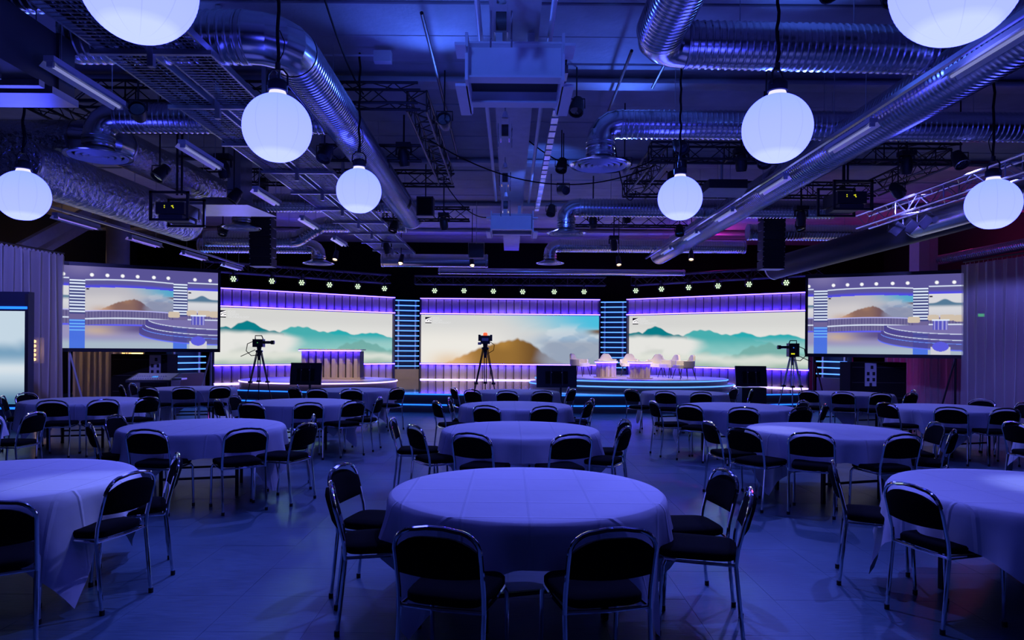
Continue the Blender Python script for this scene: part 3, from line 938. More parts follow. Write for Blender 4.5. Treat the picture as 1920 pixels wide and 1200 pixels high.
# ------------------------------------------------------------------ chairs
def make_chair():
    t = T('stacking_chair', 'x', 'chair', (0, 0, 0), 0, 'black chairs around the round tables')
    r = .0115; w = .205
    for s in (-1, 1):
        lg = B().tube([(s * w, -.03, .0), (s * w, .015, .43)], r, 8).obj('leg', 'chrome', t, True)
        B().lathe([(0, 0), (.015, 0), (.015, .03), (.0, .03)], 8, c=(s * w, -.03, 0)).obj('foot', 'rubber', lg)
    for s in (-1, 1):
        lg = B().tube([(s * .2, .43, .0), (s * .2, .41, .40), (s * .185, .395, .43)], r, 8).obj('leg', 'chrome', t, True)
        B().lathe([(0, 0), (.015, 0), (.015, .03), (.0, .03)], 8, c=(s * .2, .43, 0)).obj('foot', 'rubber', lg)
    pts = [(-w, .015, .42), (-w, .005, .52), (-w, -.03, .66), (-w, -.045, .71)]
    for k in range(7):
        a = math.pi / 2 * k / 6
        pts.append((-w + .11 * (1 - math.cos(a)), -.045 - .022 * math.sin(a), .71 + .1 * math.sin(a)))
    pts.append((-.04, -.07, .819)); pts.append((0, -.071, .82))
    pts = pts + [(-x, y, z) for x, y, z in reversed(pts[:-1])]
    B().tube(pts, r, 8).obj('back_frame', 'chrome', t, True)
    B().tube([(-.2, .015, .432), (0, .0, .432), (.2, .015, .432), (.2, .2, .432), (.19, .39, .432), (.15, .43, .432), (-.15, .43, .432), (-.19, .39, .432), (-.2, .2, .432)], .0095, 6, closed=True).obj('seat_frame', 'chrome', t, True)
    # seat pad
    prof = []
    for k in range(40):
        a = 2 * math.pi * k / 40
        prof.append((math.copysign(abs(math.cos(a)) ** .38, math.cos(a)), math.copysign(abs(math.sin(a)) ** .38, math.sin(a))))
    vs = []; 
    for (sc, z) in ((.93, .442), (1.0, .452), (1.0, .478), (.95, .49), (.6, .496)):
        for x, y in prof:
            vs.append((x * (.2 + .008 * y) * sc, .225 + y * .22 * sc, z))
    fs = [tuple(range(39, -1, -1)), tuple(160 + k for k in range(40))]
    for i in range(4):
        for k in range(40):
            fs.append((i * 40 + k, i * 40 + (k + 1) % 40, (i + 1) * 40 + (k + 1) % 40, (i + 1) * 40 + k))
    B().add(vs, fs).obj('seat', 'black_fabric', t, True, 50)
    # curved back pad
    nu, nv = 12, 6; vs = []
    def yb(z): return float(np.interp(z, [.42, .52, .66, .71, .82], [.015, .005, -.03, -.045, -.071]))
    for side in (0, 1):
        for j in range(nv + 1):
            for i in range(nu + 1):
                u = -1 + 2 * i / nu
                top = .785 - .07 * abs(u) ** 3; bot = .585 + .01 * abs(u) ** 2
                q = j / nv
                z = bot + (top - bot) * q
                edge = max(abs(u) ** 6, abs(2 * q - 1) ** 8)
                th = .021 * (1 - .55 * edge)
                y = yb(z) - .026 * (1 - u * u) + (th if side else -th)
                vs.append((u * .196, y, z))
    N = (nu + 1) * (nv + 1); fs = []
    for j in range(nv):
        for i in range(nu):
            a = j * (nu + 1) + i
            fs.append((a, a + 1, a + nu + 2, a + nu + 1)); fs.append((N + a, N + a + nu + 1, N + a + nu + 2, N + a + 1))
    ed = [i for i in range(nu + 1)] + [j * (nu + 1) + nu for j in range(1, nv + 1)] + [nv * (nu + 1) + i for i in range(nu - 1, -1, -1)] + [j * (nu + 1) for j in range(nv - 1, 0, -1)]
    for k in range(len(ed)):
        a, b_ = ed[k], ed[(k + 1) % len(ed)]
        fs.append((a, N + a, N + b_, b_))
    B().add(vs, fs).obj('backrest', 'black_fabric', t, True, 60)
    return t
CH = {  # pixel of the chair's arch top, or a floor position in metres when the feet show
    (0, 'left'): [('m', -2.52, 4.65), ('m', -2.60, 5.4), (-22, 948)],
    (0, 'centre'): [(826, 983), (1143, 985), ('m', -1.02, 4.36), (657, 873), ('m', 1.38, 4.27), (1343, 883)],
    (0, 'right'): [('m', 2.5, 5.3), ('m', 2.57, 4.45)],
    (1, 'far left'): [(5, 784), (62, 774)],
    (1, 'left'): [(281, 804), (459, 802), (566, 793), (577, 778), (183, 793), (228, 779)],
    (1, 'centre'): [(889, 811), (1068, 813), (788, 797), (733, 784), (1162, 800), (1163, 787)],
    (1, 'right'): [(1340, 790), (1392, 803), (1522, 810), (1686, 813), (1745, 792), (1774, 805)],
    (1, 'far right'): [(1913, 791)],
    (2, 'far left'): [(102, 750), (213, 750), (285, 746), (75, 737), (19, 742)],
    (2, 'left'): [(467, 755), (580, 756), (680, 753), (704, 745), (417, 749), (446, 741)],
    (2, 'centre'): [(915, 760), (1018, 761), (826, 752), (852, 746), (1096, 753), (1103, 748)],
    (2, 'right'): [(1231, 752), (1296, 758), (1394, 763), (1497, 763), (1538, 757), (1492, 751)],
    (2, 'far right'): [(1668, 755), (1783, 763), (1881, 765), (1910, 755), (1831, 749)],
    (3, 'far left'): [(285, 726), (350, 727), (420, 729), (254, 719), (234, 722)],
    (3, 'left'): [(557, 726), (572, 722), (592, 729), (658, 730), (745, 727)],
    (3, 'centre'): [(952, 733), (1023, 734), (880, 731), (856, 726), (1067, 729), (1060, 726)],
    (3, 'right'): [(1187, 730), (1243, 735), (1316, 736), (1377, 728), (1402, 729)],
    (3, 'far right'): [(1500, 735), (1573, 736), (1655, 738), (1707, 731), (1729, 738)]}
ch0 = make_chair(); used = False
ch0.scale = (1.045, 1.045, 1.045)
DIRW = ['right', 'far right', 'far', 'far left', 'left', 'near left', 'near', 'near right']
for key, lst in CH.items():
    cx, cy = TAB[key]
    items = []
    for c in lst:
        if c[0] == 'm':
            x, y = c[1], c[2]
        else:
            a, b_ = ray(*c); d = (CAM_H - .857) / b_; x, y = a * d, d
        dx, dy = x - cx, y - cy
        r = math.hypot(dx, dy); th = math.atan2(dy, dx)
        r = max(1.02, min(1.42, r))
        items.append([th, r])
    items.sort()
    # keep neighbours from overlapping
    for _ in range(30):
        for i in range(len(items)):
            for j in range(i):
                da = (items[i][0] - items[j][0] + math.pi) % (2 * math.pi) - math.pi
                if abs(da) < .46:
                    s = (.46 - abs(da)) * .25 * (1 if da >= 0 else -1)
                    items[i][0] += s; items[j][0] -= s
    seen = {}
    words = []
    for th, r in items:
        w = DIRW[int(round((th % (2 * math.pi)) / (math.pi / 4))) % 8]
        words.append(w); seen[w] = seen.get(w, 0) + 1
    cnt = {}
    for (th, r), w in zip(items, words):
        if seen[w] > 1:
            same = [i for i, q in zip(items, words) if q == w]
            mine = r * math.sin(th)
            rank = sorted(q[1] * math.sin(q[0]) for q in same).index(mine)
            extra = ('nearer', 'middle', 'farther')[rank if len(same) > 2 else rank * 2] if abs(math.cos(th)) > .35 else None
            if extra is None:
                rank = sorted(q[1] * math.cos(q[0]) for q in same).index(r * math.cos(th))
                extra = ('left-hand', 'middle', 'right-hand')[rank if len(same) > 2 else rank * 2]
            lb = '%s black chrome chair at the %s side of the %s %s table' % (extra, w, ROWS[key[0]], key[1])
        else:
            lb = 'black chrome chair at the %s side of the %s %s table' % (w, ROWS[key[0]], key[1])
        x, y = cx + r * math.cos(th), cy + r * math.sin(th)
        rz = th + math.pi / 2 + random.uniform(-.09, .09)
        if not used:
            ch0.location = (x, y, 0); ch0.rotation_euler = (0, 0, rz); ch0['label'] = lb; used = True
        else:
            dup(ch0, (x, y, 0), rz, lb)

# ------------------------------------------------------------------ paper lanterns
LR = .31
def make_lantern():
    t = T('paper_lantern', 'x', 'lantern', (0, 0, 0), 0, 'paper lanterns hanging from the ceiling')
    prof = []
    n = 64
    for i in range(n + 1):
        a = -math.pi / 2 + .3 + (math.pi - .55) * i / n
        r = LR * (1 + (.004 if i % 2 else 0))
        prof.append((r * math.cos(a), r * math.sin(a)))
    B().lathe(prof, 40, cap0=True).obj('shade', 'lantern', t, True, 60)
    B().lathe([(.08, .293), (.085, .303), (.07, .345), (0, .345)], 20).obj('collar', 'collar_glow', t, True)
    B().lathe([(.08, .332), (.09, .34), (.09, .41), (.075, .435), (.035, .45), (0, .45)], 20).obj('lamp_housing', 'black', t, True)
    yk = B().tube([(-.095, 0, .39), (-.09, 0, .49), (-.05, 0, .54), (.05, 0, .54), (.09, 0, .49), (.095, 0, .39)], .01, 6).obj('yoke', 'black', t, True)
    B().lathe([(0, .53), (.025, .53), (.025, .6), (0, .6)], 8).obj('clamp', 'black', yk)
    b = B(); pts = []
    for k in range(20):
        z = k / 19.
        pts.append((.008 * math.sin(k * 1.3), .008 * math.cos(k * 1.7), z))
    b.tube(pts, .016, 6)
    co = b.obj('cable', 'black_matte', t, True); co.location.z = .6
    B().tube([(.012, 0, .62), (.05, 0, .7), (.055, .02, .8), (.015, 0, .9)], .005, 5).obj('cable_loop', 'black_matte', t, True)
    return t
ln0 = make_lantern()
LANT = [((520, 240), 126, 'lantern hanging left of centre in front of the left trunk duct'),
        ((673, 358), 83, 'smaller lantern hanging beyond the cable trays, left of centre'),
        ((1457, 241), 127, 'lantern hanging right of centre in front of the middle duct'),
        ((1275, 372), 82, 'smaller lantern hanging farther back, right of centre'),
        ((43, 367), 92, 'lantern at the far left edge above the curtain'),
        ((1862, 383), 93, 'lantern at the far right edge above the curtain'),
        ((262, -27), 206, 'large near lantern cut off by the top edge, left'),
        ((1791, -32), 224, 'large near lantern cut off by the top edge, right')]
pos = []
for (px, py), dia, lb in LANT:
    pos.append((at(px, py, 2 * LR * F_PX / dia), 'round white paper ' + lb))
for i, (p, lb) in enumerate(pos):
    if i == 0:
        ln0.location = p; ln0['label'] = lb; cur = ln0
    else:
        cur = dup(ln0, p, i * .35, lb)
    for c_ in cur.children:
        if c_.name.startswith('cable') and 'loop' not in c_.name: c_.scale.z = CEIL - p.z - .6

# ------------------------------------------------------------------ ducts
def ribbed(b, p0, p1, r, pitch=.075, n=28):
    p0, p1 = Vector(p0), Vector(p1); L = (p1 - p0).length; d = (p1 - p0) / L
    k = max(1, int(L / pitch)); pts = []; rs = []
    for i in range(k):
        s = L * i / k
        for f, q in ((0, 0), (.55, .003), (.72, .014), (.86, .014)):
            pts.append(p0 + d * (s + L / k * f)); rs.append(r + q)
    pts.append(p1); rs.append(r)
    return b.tube(pts, rs, n)

def duct(t, way, r, m='duct', rib=True, bend=1.3, pitch=.075, bands=True):
    """way: corner points joined by straight ribbed runs and gored elbows; parts go under thing t"""
    way = [Vector(w) for w in way]; o = t.location.copy()
    seg = []; cur = way[0]
    for i in range(1, len(way)):
        p = way[i]
        if i < len(way) - 1:
            a = (p - way[i - 1]).normalized(); c = (way[i + 1] - p).normalized()
            ang = a.angle(c); Rb = r * bend; tr = Rb * math.tan(ang / 2)
            s = p - a * tr; e = p + c * tr
            seg.append((cur, s)); cur = e
            nrm = (c - a * a.dot(c)).normalized()
            pts = []; steps = max(3, int(round(ang / (math.pi / 8))))
            for k in range(steps + 1):
                f = ang * k / steps
                pts.append(s + a * Rb * math.sin(f) + nrm * Rb * (1 - math.cos(f)))
            pts = [s - a * .03] + pts + [e + c * .03]
            B(o).tube(pts, r + .004, 28, cap=False).obj('elbow', 'duct_smooth', t, True, 14)
        else:
            seg.append((cur, p))
    for a, c in seg:
        if (c - a).length < .02: continue
        b = B(o)
        if rib: ribbed(b, a, c, r, pitch)
        else: b.tube([a + (c - a) * k / 24 for k in range(25)], r, 28)
        b.obj('pipe_section', m, t, True, 35)
        if bands:
            d = (c - a).normalized()
            for q in (a + d * .03, c - d * .07):
                B(o).tube([q, q + d * .04], r + .012, 28, cap=False).obj('coupling', 'steel', t, True)
    return t

def diffuser(t, c, R=.44):
    o = t.location
    df = B(o).lathe([(R, 0), (R + .01, .012), (R * .92, .03), (R * .5, .1), (.19, .15)], 40, c=c).obj('diffuser', 'duct_smooth', t, True)
    for k, q in enumerate((.88, .66, .45, .26)):
        B(o).lathe([(R * q, .012), (R * q - .01, -.012), (R * (q - .13), .02), (R * (q - .14), .03)], 40, c=c).obj('ring', 'white_paint', df, True, 30)
    B(o).lathe([(0, .0), (R * .1, .0), (R * .1, .02)], 20, c=c).obj('ring', 'white_paint', df)

def hang(t, pts, r, top=CEIL):
    o = t.location
    for (x, y, z) in pts:
        B(o).cyl((x, y, z + r), (x, y, top), .006, 5).obj('hanger_rod', 'steel', t)

# left trunk duct with its near elbow
t = T('trunk_duct', 'shiny ribbed trunk duct running away left of the centre beam', 'duct', (-2.4, 7.4, 4.9))
duct(t, [(-4.6, 7.4, 4.9), (-2.4, 7.4, 4.9), (-2.48, 17.7, 4.88)], .26)
hang(t, [(-2.42, 9.6, 4.9), (-2.44, 13, 4.9), (-2.46, 16.4, 4.9), (-3.4, 7.4, 4.9)], .26)
# right trunk duct
t = T('trunk_duct', 'long shiny ribbed trunk duct running away on the right side', 'duct', (4.95, 3, 4.75))
duct(t, [(4.98, 2.6, 4.8), (4.9, 23.4, 4.75)], .28)
hang(t, [(4.97, y, 4.78) for y in (5, 8, 11, 14, 17, 20)], .28)
# right near cross duct with elbow toward the viewer
t = T('branch_duct', 'wide ribbed duct crossing at the upper right with an elbow at its left end', 'duct', (3, 8.1, 5.15))
duct(t, [(1.62, 3.2, 5.17), (1.62, 8.1, 5.17), (4.85, 8.1, 5.12)], .25)
hang(t, [(2.6, 8.1, 5.15), (3.9, 8.1, 5.15), (1.62, 5.5, 5.17)], .25)
# branch ducts with ceiling diffusers
def branch(label, x0, x1, d, z, zd, r=.2, R=.44):
    t = T('branch_duct', label, 'duct', (x0, d, z), 0, 'branch ducts with round outlets')
    duct(t, [(x0, d, zd + .13), (x0, d, z), (x1, d, z)], r)
    diffuser(t, Vector((x0, d, zd)), R)
    n = max(2, int(abs(x1 - x0) / 2))
    hang(t, [(x0 + (x1 - x0) * (k + .5) / n, d, z) for k in range(n)], r)
    return t
branch('branch duct at the middle right ending in a round ceiling outlet', 1.31, 7.9, 10.45, 4.99, 4.37)
branch('branch duct farther back on the right with a round outlet', 1.27, 7.4, 16.27, 4.9, 4.29)
branch('farthest right branch duct with a round outlet above the centre video wall', 1.25, 7.4, 22.4, 4.9, 4.33)
branch('branch duct at the upper left with a round outlet above foil ducts', -5.85, -2.5, 10.05, 4.9, 4.34)
branch('branch duct on the left behind the hanging projector with a round outlet', -6.27, -2.6, 16.5, 5.0, 4.4)
branch('farthest left branch duct with a round outlet above the left video wall', -5.55, -9.0, 20.5, 4.55, 4.05)
branch('branch duct at the far right behind the projector with a round outlet', 9.6, 6.2, 18.6, 4.75, 4.42)
t = T('branch_duct', 'bent violet lit duct below the left outlet with an offset', 'duct', (-5, 17.5, 4.3))
duct(t, [(-8.2, 19.1, 4.54), (-5.75, 19.1, 4.54), (-5.1, 19.1, 4.95), (-2.8, 19.1, 4.95)], .2, bend=1.6)
t = T('branch_duct', 'dark smooth duct crossing behind the left trunk duct', 'duct', (-3, 18.6, 4.15))
duct(t, [(-4.0, 22, 4.35), (-.7, 22, 4.35)], .2, 'duct', False)
t = T('branch_duct', 'pale pipe crossing high above the centre video wall', 'duct', (0, 23.4, 4.25))
duct(t, [(-2.4, 23.6, 4.2), (5.8, 23.6, 4.2)], .1, 'duct', False)
t = T('foil_duct', 'lower crinkled foil duct above the left curtain', 'duct', (-6.9, 11, 4.25))
duct(t, [(-6.78, 9.7, 4.17), (-6.4, 14.0, 4.1)], .36, 'foil', False)
t = T('foil_duct', 'upper crinkled foil duct bending away behind the round outlet', 'duct', (-5.7, 11, 4.6))
duct(t, [(-9.5, 10.95, 4.85), (-6.3, 10.95, 4.85), (-6.0, 14.7, 4.8)], .29, 'foil', False)
t = T('grey_duct', 'smooth dark duct rising behind the right line array', 'duct', (8, 16, 4.2))
duct(t, [(7.2, 19.5, 3.9), (9.6, 13.6, 4.55)], .3, 'dark_grey', False)
t = T('branch_duct', 'ribbed duct glowing pink behind the right curtain', 'duct', (12, 16, 3.9))
duct(t, [(12.4, 21.2, 4.3), (12.6, 15.5, 4.3)], .13)
t = T('branch_duct', 'bluish smooth duct beside the right outer lantern', 'duct', (8.4, 12, 4.1))
duct(t, [(8.2, 14.4, 4.2), (8.25, 10.2, 4.2)], .22, 'duct', False)
t = T('branch_duct', 'curved shiny duct end at the upper left corner', 'duct', (-6, 6.9, 5.3))
duct(t, [(-7.4, 5.2, 5.2), (-5.9, 7.0, 5.2), (-4.3, 7.0, 5.2)], .22, bend=1.8)
# rectangular duct box at the left edge
t = T('duct_box', 'rectangular sheet metal duct box at the upper left edge', 'duct', (-5.3, 6, 4.15))
o = t.location
B(o).box(-6.6, -4.5, 4.4, 7.3, 4.2, 4.75).obj('box_body', 'dark_grey', t)
B(o).box(-6.58, -4.75, 4.5, 6.6, 4.15, 4.2).obj('bottom_panel', 'steel', t)
B(o).box(-6.62, -4.48, 6.72, 6.8, 4.14, 4.2).obj('flange', 'steel', t)
B(o).box(-6.62, -4.47, 6.9, 7.32, 4.13, 4.2).obj('bottom_panel', 'steel', t)
B(o).box(-4.52, -4.47, 7.0, 7.25, 4.2, 4.76).obj('flange', 'dark_grey', t)
hang(t, [(-4.7, 5, 4.6), (-4.7, 7, 4.6), (-6.4, 5, 4.6)], .1)
t = T('air_hood', 'blue lit sheet metal hood hanging behind the left projector', 'duct', (-5.4, 13.5, 4.35))
o = t.location
B(o).add([(-6.1, 13.2, 4.3), (-4.9, 13.2, 4.3), (-4.75, 14.4, 4.3), (-6.2, 14.4, 4.3), (-5.8, 13.4, 4.48), (-5.1, 13.4, 4.48), (-5.1, 14.2, 4.48), (-5.8, 14.2, 4.48)],
         [(3, 2, 1, 0), (4, 5, 6, 7), (0, 1, 5, 4), (1, 2, 6, 5), (2, 3, 7, 6), (3, 0, 4, 7)]).obj('hood', 'steel', t)
B(o).box(-5.4, -5.15, 13.5, 14.1, 4.48, 5.8).obj('duct_neck', 'duct_smooth', t)
hang(t, [(-5.9, 13.6, 4.55), (-5.0, 14.1, 4.55)], .05)

# ------------------------------------------------------------------ cable trays
def tray(x0, x1, z, y0, y1, label):
    t = T('cable_tray', label, 'cable tray', ((x0 + x1) / 2, y0, z), 0, 'cable trays along the left side')
    o = t.location
    for x in (x0, x1):
        B(o).box(x - .012, x + .012, y0, y1, z, z + .07).obj('side_rail', 'alu', t)
    b = B(o); y = y0
    while y < y1:
        b.box(x0, x1, y, y + .012, z, z + .008); y += .075
    for k in range(1, 5):
        x = x0 + (x1 - x0) * k / 5
        b.box(x - .004, x + .004, y0, y1, z + .008, z + .014)
    b.obj('wire_mesh', 'steel', t)['kind'] = 'stuff'
    rs = random.Random(int(x0 * 100))
    for k in range(5):
        x = x0 + .06 + (x1 - x0 - .12) * rs.random()
        B(o).tube([(x + .02 * math.sin(q), y0 + (y1 - y0) * q / 30, z + .03) for q in range(31)], .012, 5).obj('cable', 'black_matte', t)
tray(-4.1, -3.62, 4.6, 3.6, 22.5, 'outer wire mesh cable tray of the pair left of centre')
tray(-3.5, -3.02, 4.6, 3.6, 22.5, 'inner wire mesh cable tray of the pair left of centre')
hg = None
for k in range(11):
    y = 5.4 + 1.6 * k
    lb = 'trapeze hanger holding the cable trays, %s from the viewer' % ('nearest', 'second', 'third', 'fourth', 'fifth', 'sixth', 'seventh', 'eighth', 'ninth', 'tenth', 'eleventh')[k]
    if hg is None:
        hg = T('tray_hanger', lb, 'bracket', (-3.56, y, 4.55), 0, 'hangers of the cable trays')
        B().box(-.6, .6, -.025, .025, 0, .045).obj('cross_bar', 'steel', hg)
        B().box(-.03, .03, -.03, .03, -.12, CEIL - 4.55).obj('post', 'steel', hg)
    else:
        dup(hg, (-3.56, y, 4.55), 0, lb)

def fluoro(p, label, tube='tube_dim', L=1.25):
    t = T('tube_light', label, 'light fixture', p, 0, 'fluorescent tube fixtures')
    B().box(-.05, .05, -L / 2, L / 2, 0, .05).obj('housing', 'white_paint', t)
    for s in (-1, 1):
        B().add([(s * .05, -L / 2, 0), (s * .09, -L / 2, -.05), (s * .09, L / 2, -.05), (s * .05, L / 2, 0)], [(0, 1, 2, 3)]).obj('reflector', 'alu', t)
    B().cyl((0, -L / 2 + .03, -.03), (0, L / 2 - .03, -.03), .016, 10).obj('tube', tube, t, True)
    for s in (-1, 1):
        B().box(-.03, .03, s * (L / 2 - .03) - .015, s * (L / 2 - .03) + .015, -.05, 0).obj('socket', 'white_paint', t)
        B().cyl((0, s * L * .35, .05), (0, s * L * .35, CEIL - p[2]), .005, 5).obj('hanger_rod', 'steel', t)
    return t
words5 = ('nearest', 'second', 'third', 'fourth', 'fifth', 'sixth')
for k in range(5):
    fluoro((-4.35, 7.28 + k * 2.7, 4.35), '%s tube light along the outside of the cable trays' % words5[k])
rail = B((4.42, 3, 4.62)).box(4.40, 4.45, 3, 23.2, 4.6, 4.65).obj('conduit_rail', 'alu')
rail.location = (4.42, 3, 4.62); tag(rail, 'straight metal rail running along the right trunk duct', 'rail')
for k in range(6):
    fluoro((4.45, 6.6 + k * 2.75, 4.5), '%s tube light along the right trunk duct' % words5[k])
rail = B((-7.7, 8, 3.98)).box(-7.73, -7.68, 8, 20.5, 3.96, 4.0).obj('conduit_rail', 'steel')
rail.location = (-7.7, 8, 3.98); tag(rail, 'thin metal rail carrying tube lights above the left curtain', 'rail')
for k in range(4):
    fluoro((-7.7, 12.6 + k * 2.35, 3.86), '%s tube light on the rail above the left curtain' % words5[k], 'tube_violet')

# ------------------------------------------------------------------ centre beam fittings
def steel_frame(d, label):
    t = T('steel_frame', label, 'steel frame', (.03, d, 4.5), 0, 'steel frames under the centre beam')
    for y in (0, .78):
        B().box(-.5, .5, y - .01, y + .01, .08, .42).obj('web_plate', 'frame_paint', t)
        B().box(-.5, .5, y - .12, y + .06, .06, .08).obj('flange', 'frame_paint', t)
        B().box(-.5, .5, y - .12, y + .06, .42, .44).obj('flange', 'frame_paint', t)
    for s in (-1, 1):
        B().box(s * .51 - .015, s * .51 + .015, -.2, .9, .0, .5).obj('side_plate', 'frame_paint', t)
        B().box(min(s * .51, s * .64), max(s * .51, s * .64), -.02, .95, .0, .03).obj('flange', 'frame_paint', t)
        B().box(min(s * .51, s * .62), max(s * .51, s * .62), -.4, -.05, .28, .31).obj('flange', 'frame_paint', t)
        B().box(s * .18 - .04, s * .18 + .04, .3, .5, .44, .74).obj('hanger_post', 'frame_paint', t)
    B().box(-.5, .5, .1, .7, .2, .22).obj('inner_plate', 'dark_grey', t)
    return t
steel_frame(7.65, 'large grey steel frame hanging under the centre beam')
steel_frame(17.4, 'far smaller looking steel frame under the centre beam')
def pulley(p, label, s=1.0):
    t = T('pulley_block', label, 'pulley', p, 0, 'pulley blocks under the centre beam')
    for q in (-1, 1):
        B().box(q * .06 * s - .006, q * .06 * s + .006, -.1 * s, .1 * s, -.2 * s, .12 * s).obj('cheek_plate', 'chrome', t)
        B().cyl((q * .1 * s, 0, -.3 * s), (q * .1 * s, 0, .05 * s), .009 * s, 8).obj('guide_rod', 'chrome', t)
    B().cyl((-.05 * s, 0, -.05 * s), (.05 * s, 0, -.05 * s), .085 * s, 18).obj('sheave', 'dark_grey', t, True)
    B().lathe([(0, .12 * s), (.05 * s, .13 * s), (.03 * s, .22 * s), (0, .24 * s)], 12).obj('swivel', 'frame_paint', t, True)
    B().cyl((0, 0, .22 * s), (0, 0, 5.24 - p[2]), .012, 6).obj('suspension', 'steel', t)
for (px, py, d, lb) in ((940, 30, 6.8, 'nearest pulley block at the top edge under the centre beam'), (947, 238, 10.4, 'pulley block just beyond the large steel frame'),
                        (947, 328, 13.2, 'slim pulley block midway along the centre beam'), (948, 380, 15.4, 'pulley block before the far steel frame')):
    p = at(px, py, d); pulley((p.x, p.y, p.z), lb)
for (x, z, lb) in ((-.36, 5.2, 'left'), (.42, 5.15, 'right')):
    r_ = B((x, 0, z)).cyl((x, -2, z), (x, 17, z), .03, 10).obj('conduit_pipe', 'frame_paint', None, True); r_.location = (x, 0, z)
    tag(r_, 'pale conduit pipe along the %s side of the centre beam' % lb, 'pipe')
cc = T('bus_duct', 'notched metal strip hanging right of the centre beam', 'conduit', (.62, 8.6, 5.05)); o = cc.location
for k in range(26):
    y = 8.6 + k * .34
    B(o).box(.58, .68, y, y + .26, 5.02, 5.12).obj('segment', 'alu' if k % 2 else 'steel', cc)
B(o).box(.6, .66, 8.5, 17.5, 5.12, 5.16).obj('spine', 'dark_grey', cc)
for k, (x, y0, y1) in enumerate(((-1.05, 8.2, 14.5), (1.55, 9.2, 14.6), (2.0, 3, 10.5), (-3.1, 14, 20), (3.4, 15.5, 21))):
    r_ = B((x, y0, 5.55)).cyl((x, y0, 5.55), (x * 1.04, y1, 5.55), .022, 8).obj('sprinkler_pipe', 'black', None, True); r_.location = (x, y0, 5.55)
    tag(r_, ('thin dark pipe on the ceiling left of the steel frame', 'thin dark pipe on the ceiling right of the steel frame', 'dark pipe above the upper right duct elbow',
             'dark pipe on the far ceiling left', 'dark pipe on the far ceiling right')[k], 'pipe')
def cable(name, p0, p1, sag, label):
    p0, p1 = Vector(p0), Vector(p1)
    pts = [p0.lerp(p1, k / 20) - Vector((0, 0, sag * 4 * (k / 20) * (1 - k / 20))) for k in range(21)]
    b = B(p0).tube(pts, .012, 5).obj(name, 'black_matte', None, True); b.location = p0
    tag(b, label, 'cable')
cable('hanging_cable', (-1.42, 12.2, 5.25), (2.69, 13.2, 5.1), .55, 'black cable sagging under the centre beam beyond the frame')
cable('hanging_cable', (.3, 12.4, 5.3), (2.6, 12.7, 5.1), .4, 'black cable sagging toward the right truss')
cable('hanging_cable', (-1.9, 6.0, 5.7), (-2.3, 11.0, 5.6), .25, 'thin cable hanging across the ceiling left of the steel frame')
cable('hanging_cable', (-1.42, 15.2, 5.2), (-.48, 17.5, 4.9), .25, 'cable running from the left truss to the far steel frame')
cable('hanging_cable', (1.5, 10.45, 4.8), (2.69, 15.3, 5.08), .5, 'cable loop under the middle right duct')
jb = B((0, 0, 0)).box(-.12, .12, -.06, .06, -.1, .05).obj('junction_box', 'white_paint'); jb.location = at(718, 104, 9.8)
tag(jb, 'small white junction box at the end of a pipe on the ceiling', 'box')
jp = B((0, 0, 0)).cyl((-1.6, 0, 0), (-.12, 0, 0), .015, 8).obj('conduit_pipe', 'frame_paint', None, True); jp.location = jb.location
tag(jp, 'thin white pipe leading to the small junction box', 'pipe')

# ------------------------------------------------------------------ moving heads, arrays, projectors
def moving_head(p, label, aim=None, s=1.0, top=None):
    t = T('moving_head', label, 'stage lamp', p, 0, 'moving head lamps on the trusses')
    B().box(-.13 * s, .13 * s, -.1 * s, .1 * s, .12 * s, .2 * s).obj('base', 'black', t)
    B().tube([(-.13 * s, 0, -.02), (-.13 * s, 0, .1 * s), (0, 0, .14 * s), (.13 * s, 0, .1 * s), (.13 * s, 0, -.02)], .022 * s, 6).obj('yoke', 'black', t, True)
    d = (Vector(aim) - Vector(p)).normalized() if aim is not None else Vector((.1, .3, -1)).normalized()
    R = rot_to(d)
    B().lathe([(0, -.15 * s), (.07 * s, -.14 * s), (.1 * s, -.05 * s), (.1 * s, .1 * s), (.085 * s, .16 * s), (.07 * s, .16 * s), (.065 * s, .13 * s)], 16, c=(0, 0, -.04 * s), R=R).obj('head', 'black', t, True)
    B().lathe([(0, .14 * s), (.066 * s, .135 * s)], 14, c=(0, 0, -.04 * s), R=R).obj('lens', 'lens', t)
    if top is not None:
        B().cyl((0, 0, .2 * s), (0, 0, top - p[2]), .018, 6).obj('drop_pole', 'black', t)
    return t
MH = [((757, 290), 12.6, 4.85, 'moving head lamp hanging from the slim ladder truss'),
      ((1277, 300), 12.7, 4.8, 'moving head lamp just above the smaller right lantern'),
      ((1390, 300), 12.7, 4.8, 'moving head lamp left of the right middle lantern below the duct'),
      ((832, 415), 17.2, 4.75, 'moving head lamp right of the far end of the left trunk duct'),
      ((1112, 412), 16.97, 4.7, 'moving head lamp on the left end of the far right truss'),
      ((1175, 402), 16.97, 4.7, 'moving head lamp in the middle of the far right truss'),
      ((1151, 456), 19.6, 4.9, 'moving head lamp below the farther right duct'),
      ((419, 312), 12.2, 5.2, 'dark lamp head hanging left of the cable trays'),
      ((1700, 305), 12.6, 4.8, 'lamp head hanging behind the right cross duct'),
      ((1502, 405), 15, 4.9, 'lamp head beside the right line array'),
      ((725, 462), 19.8, 4.9, 'lamp head at the far end of the cable trays')]
for (px, py), d, top, lb in MH:
    p = at(px, py, d)
    moving_head((p.x, p.y, p.z), lb, None, 1.0, CEIL)
WS = [((629, 482), 20.8), ((752, 489), 21.0), ((885, 493), 21.2), ((1160, 492), 21.2), ((1296, 482), 20.8)]
WN = ('leftmost warm spotlight above the left video wall', 'warm spotlight at the end of the cable trays', 'warm spotlight left of the centre beam over the centre video wall',
      'warm spotlight right of centre over the slat column', 'rightmost warm spotlight over the right video wall')
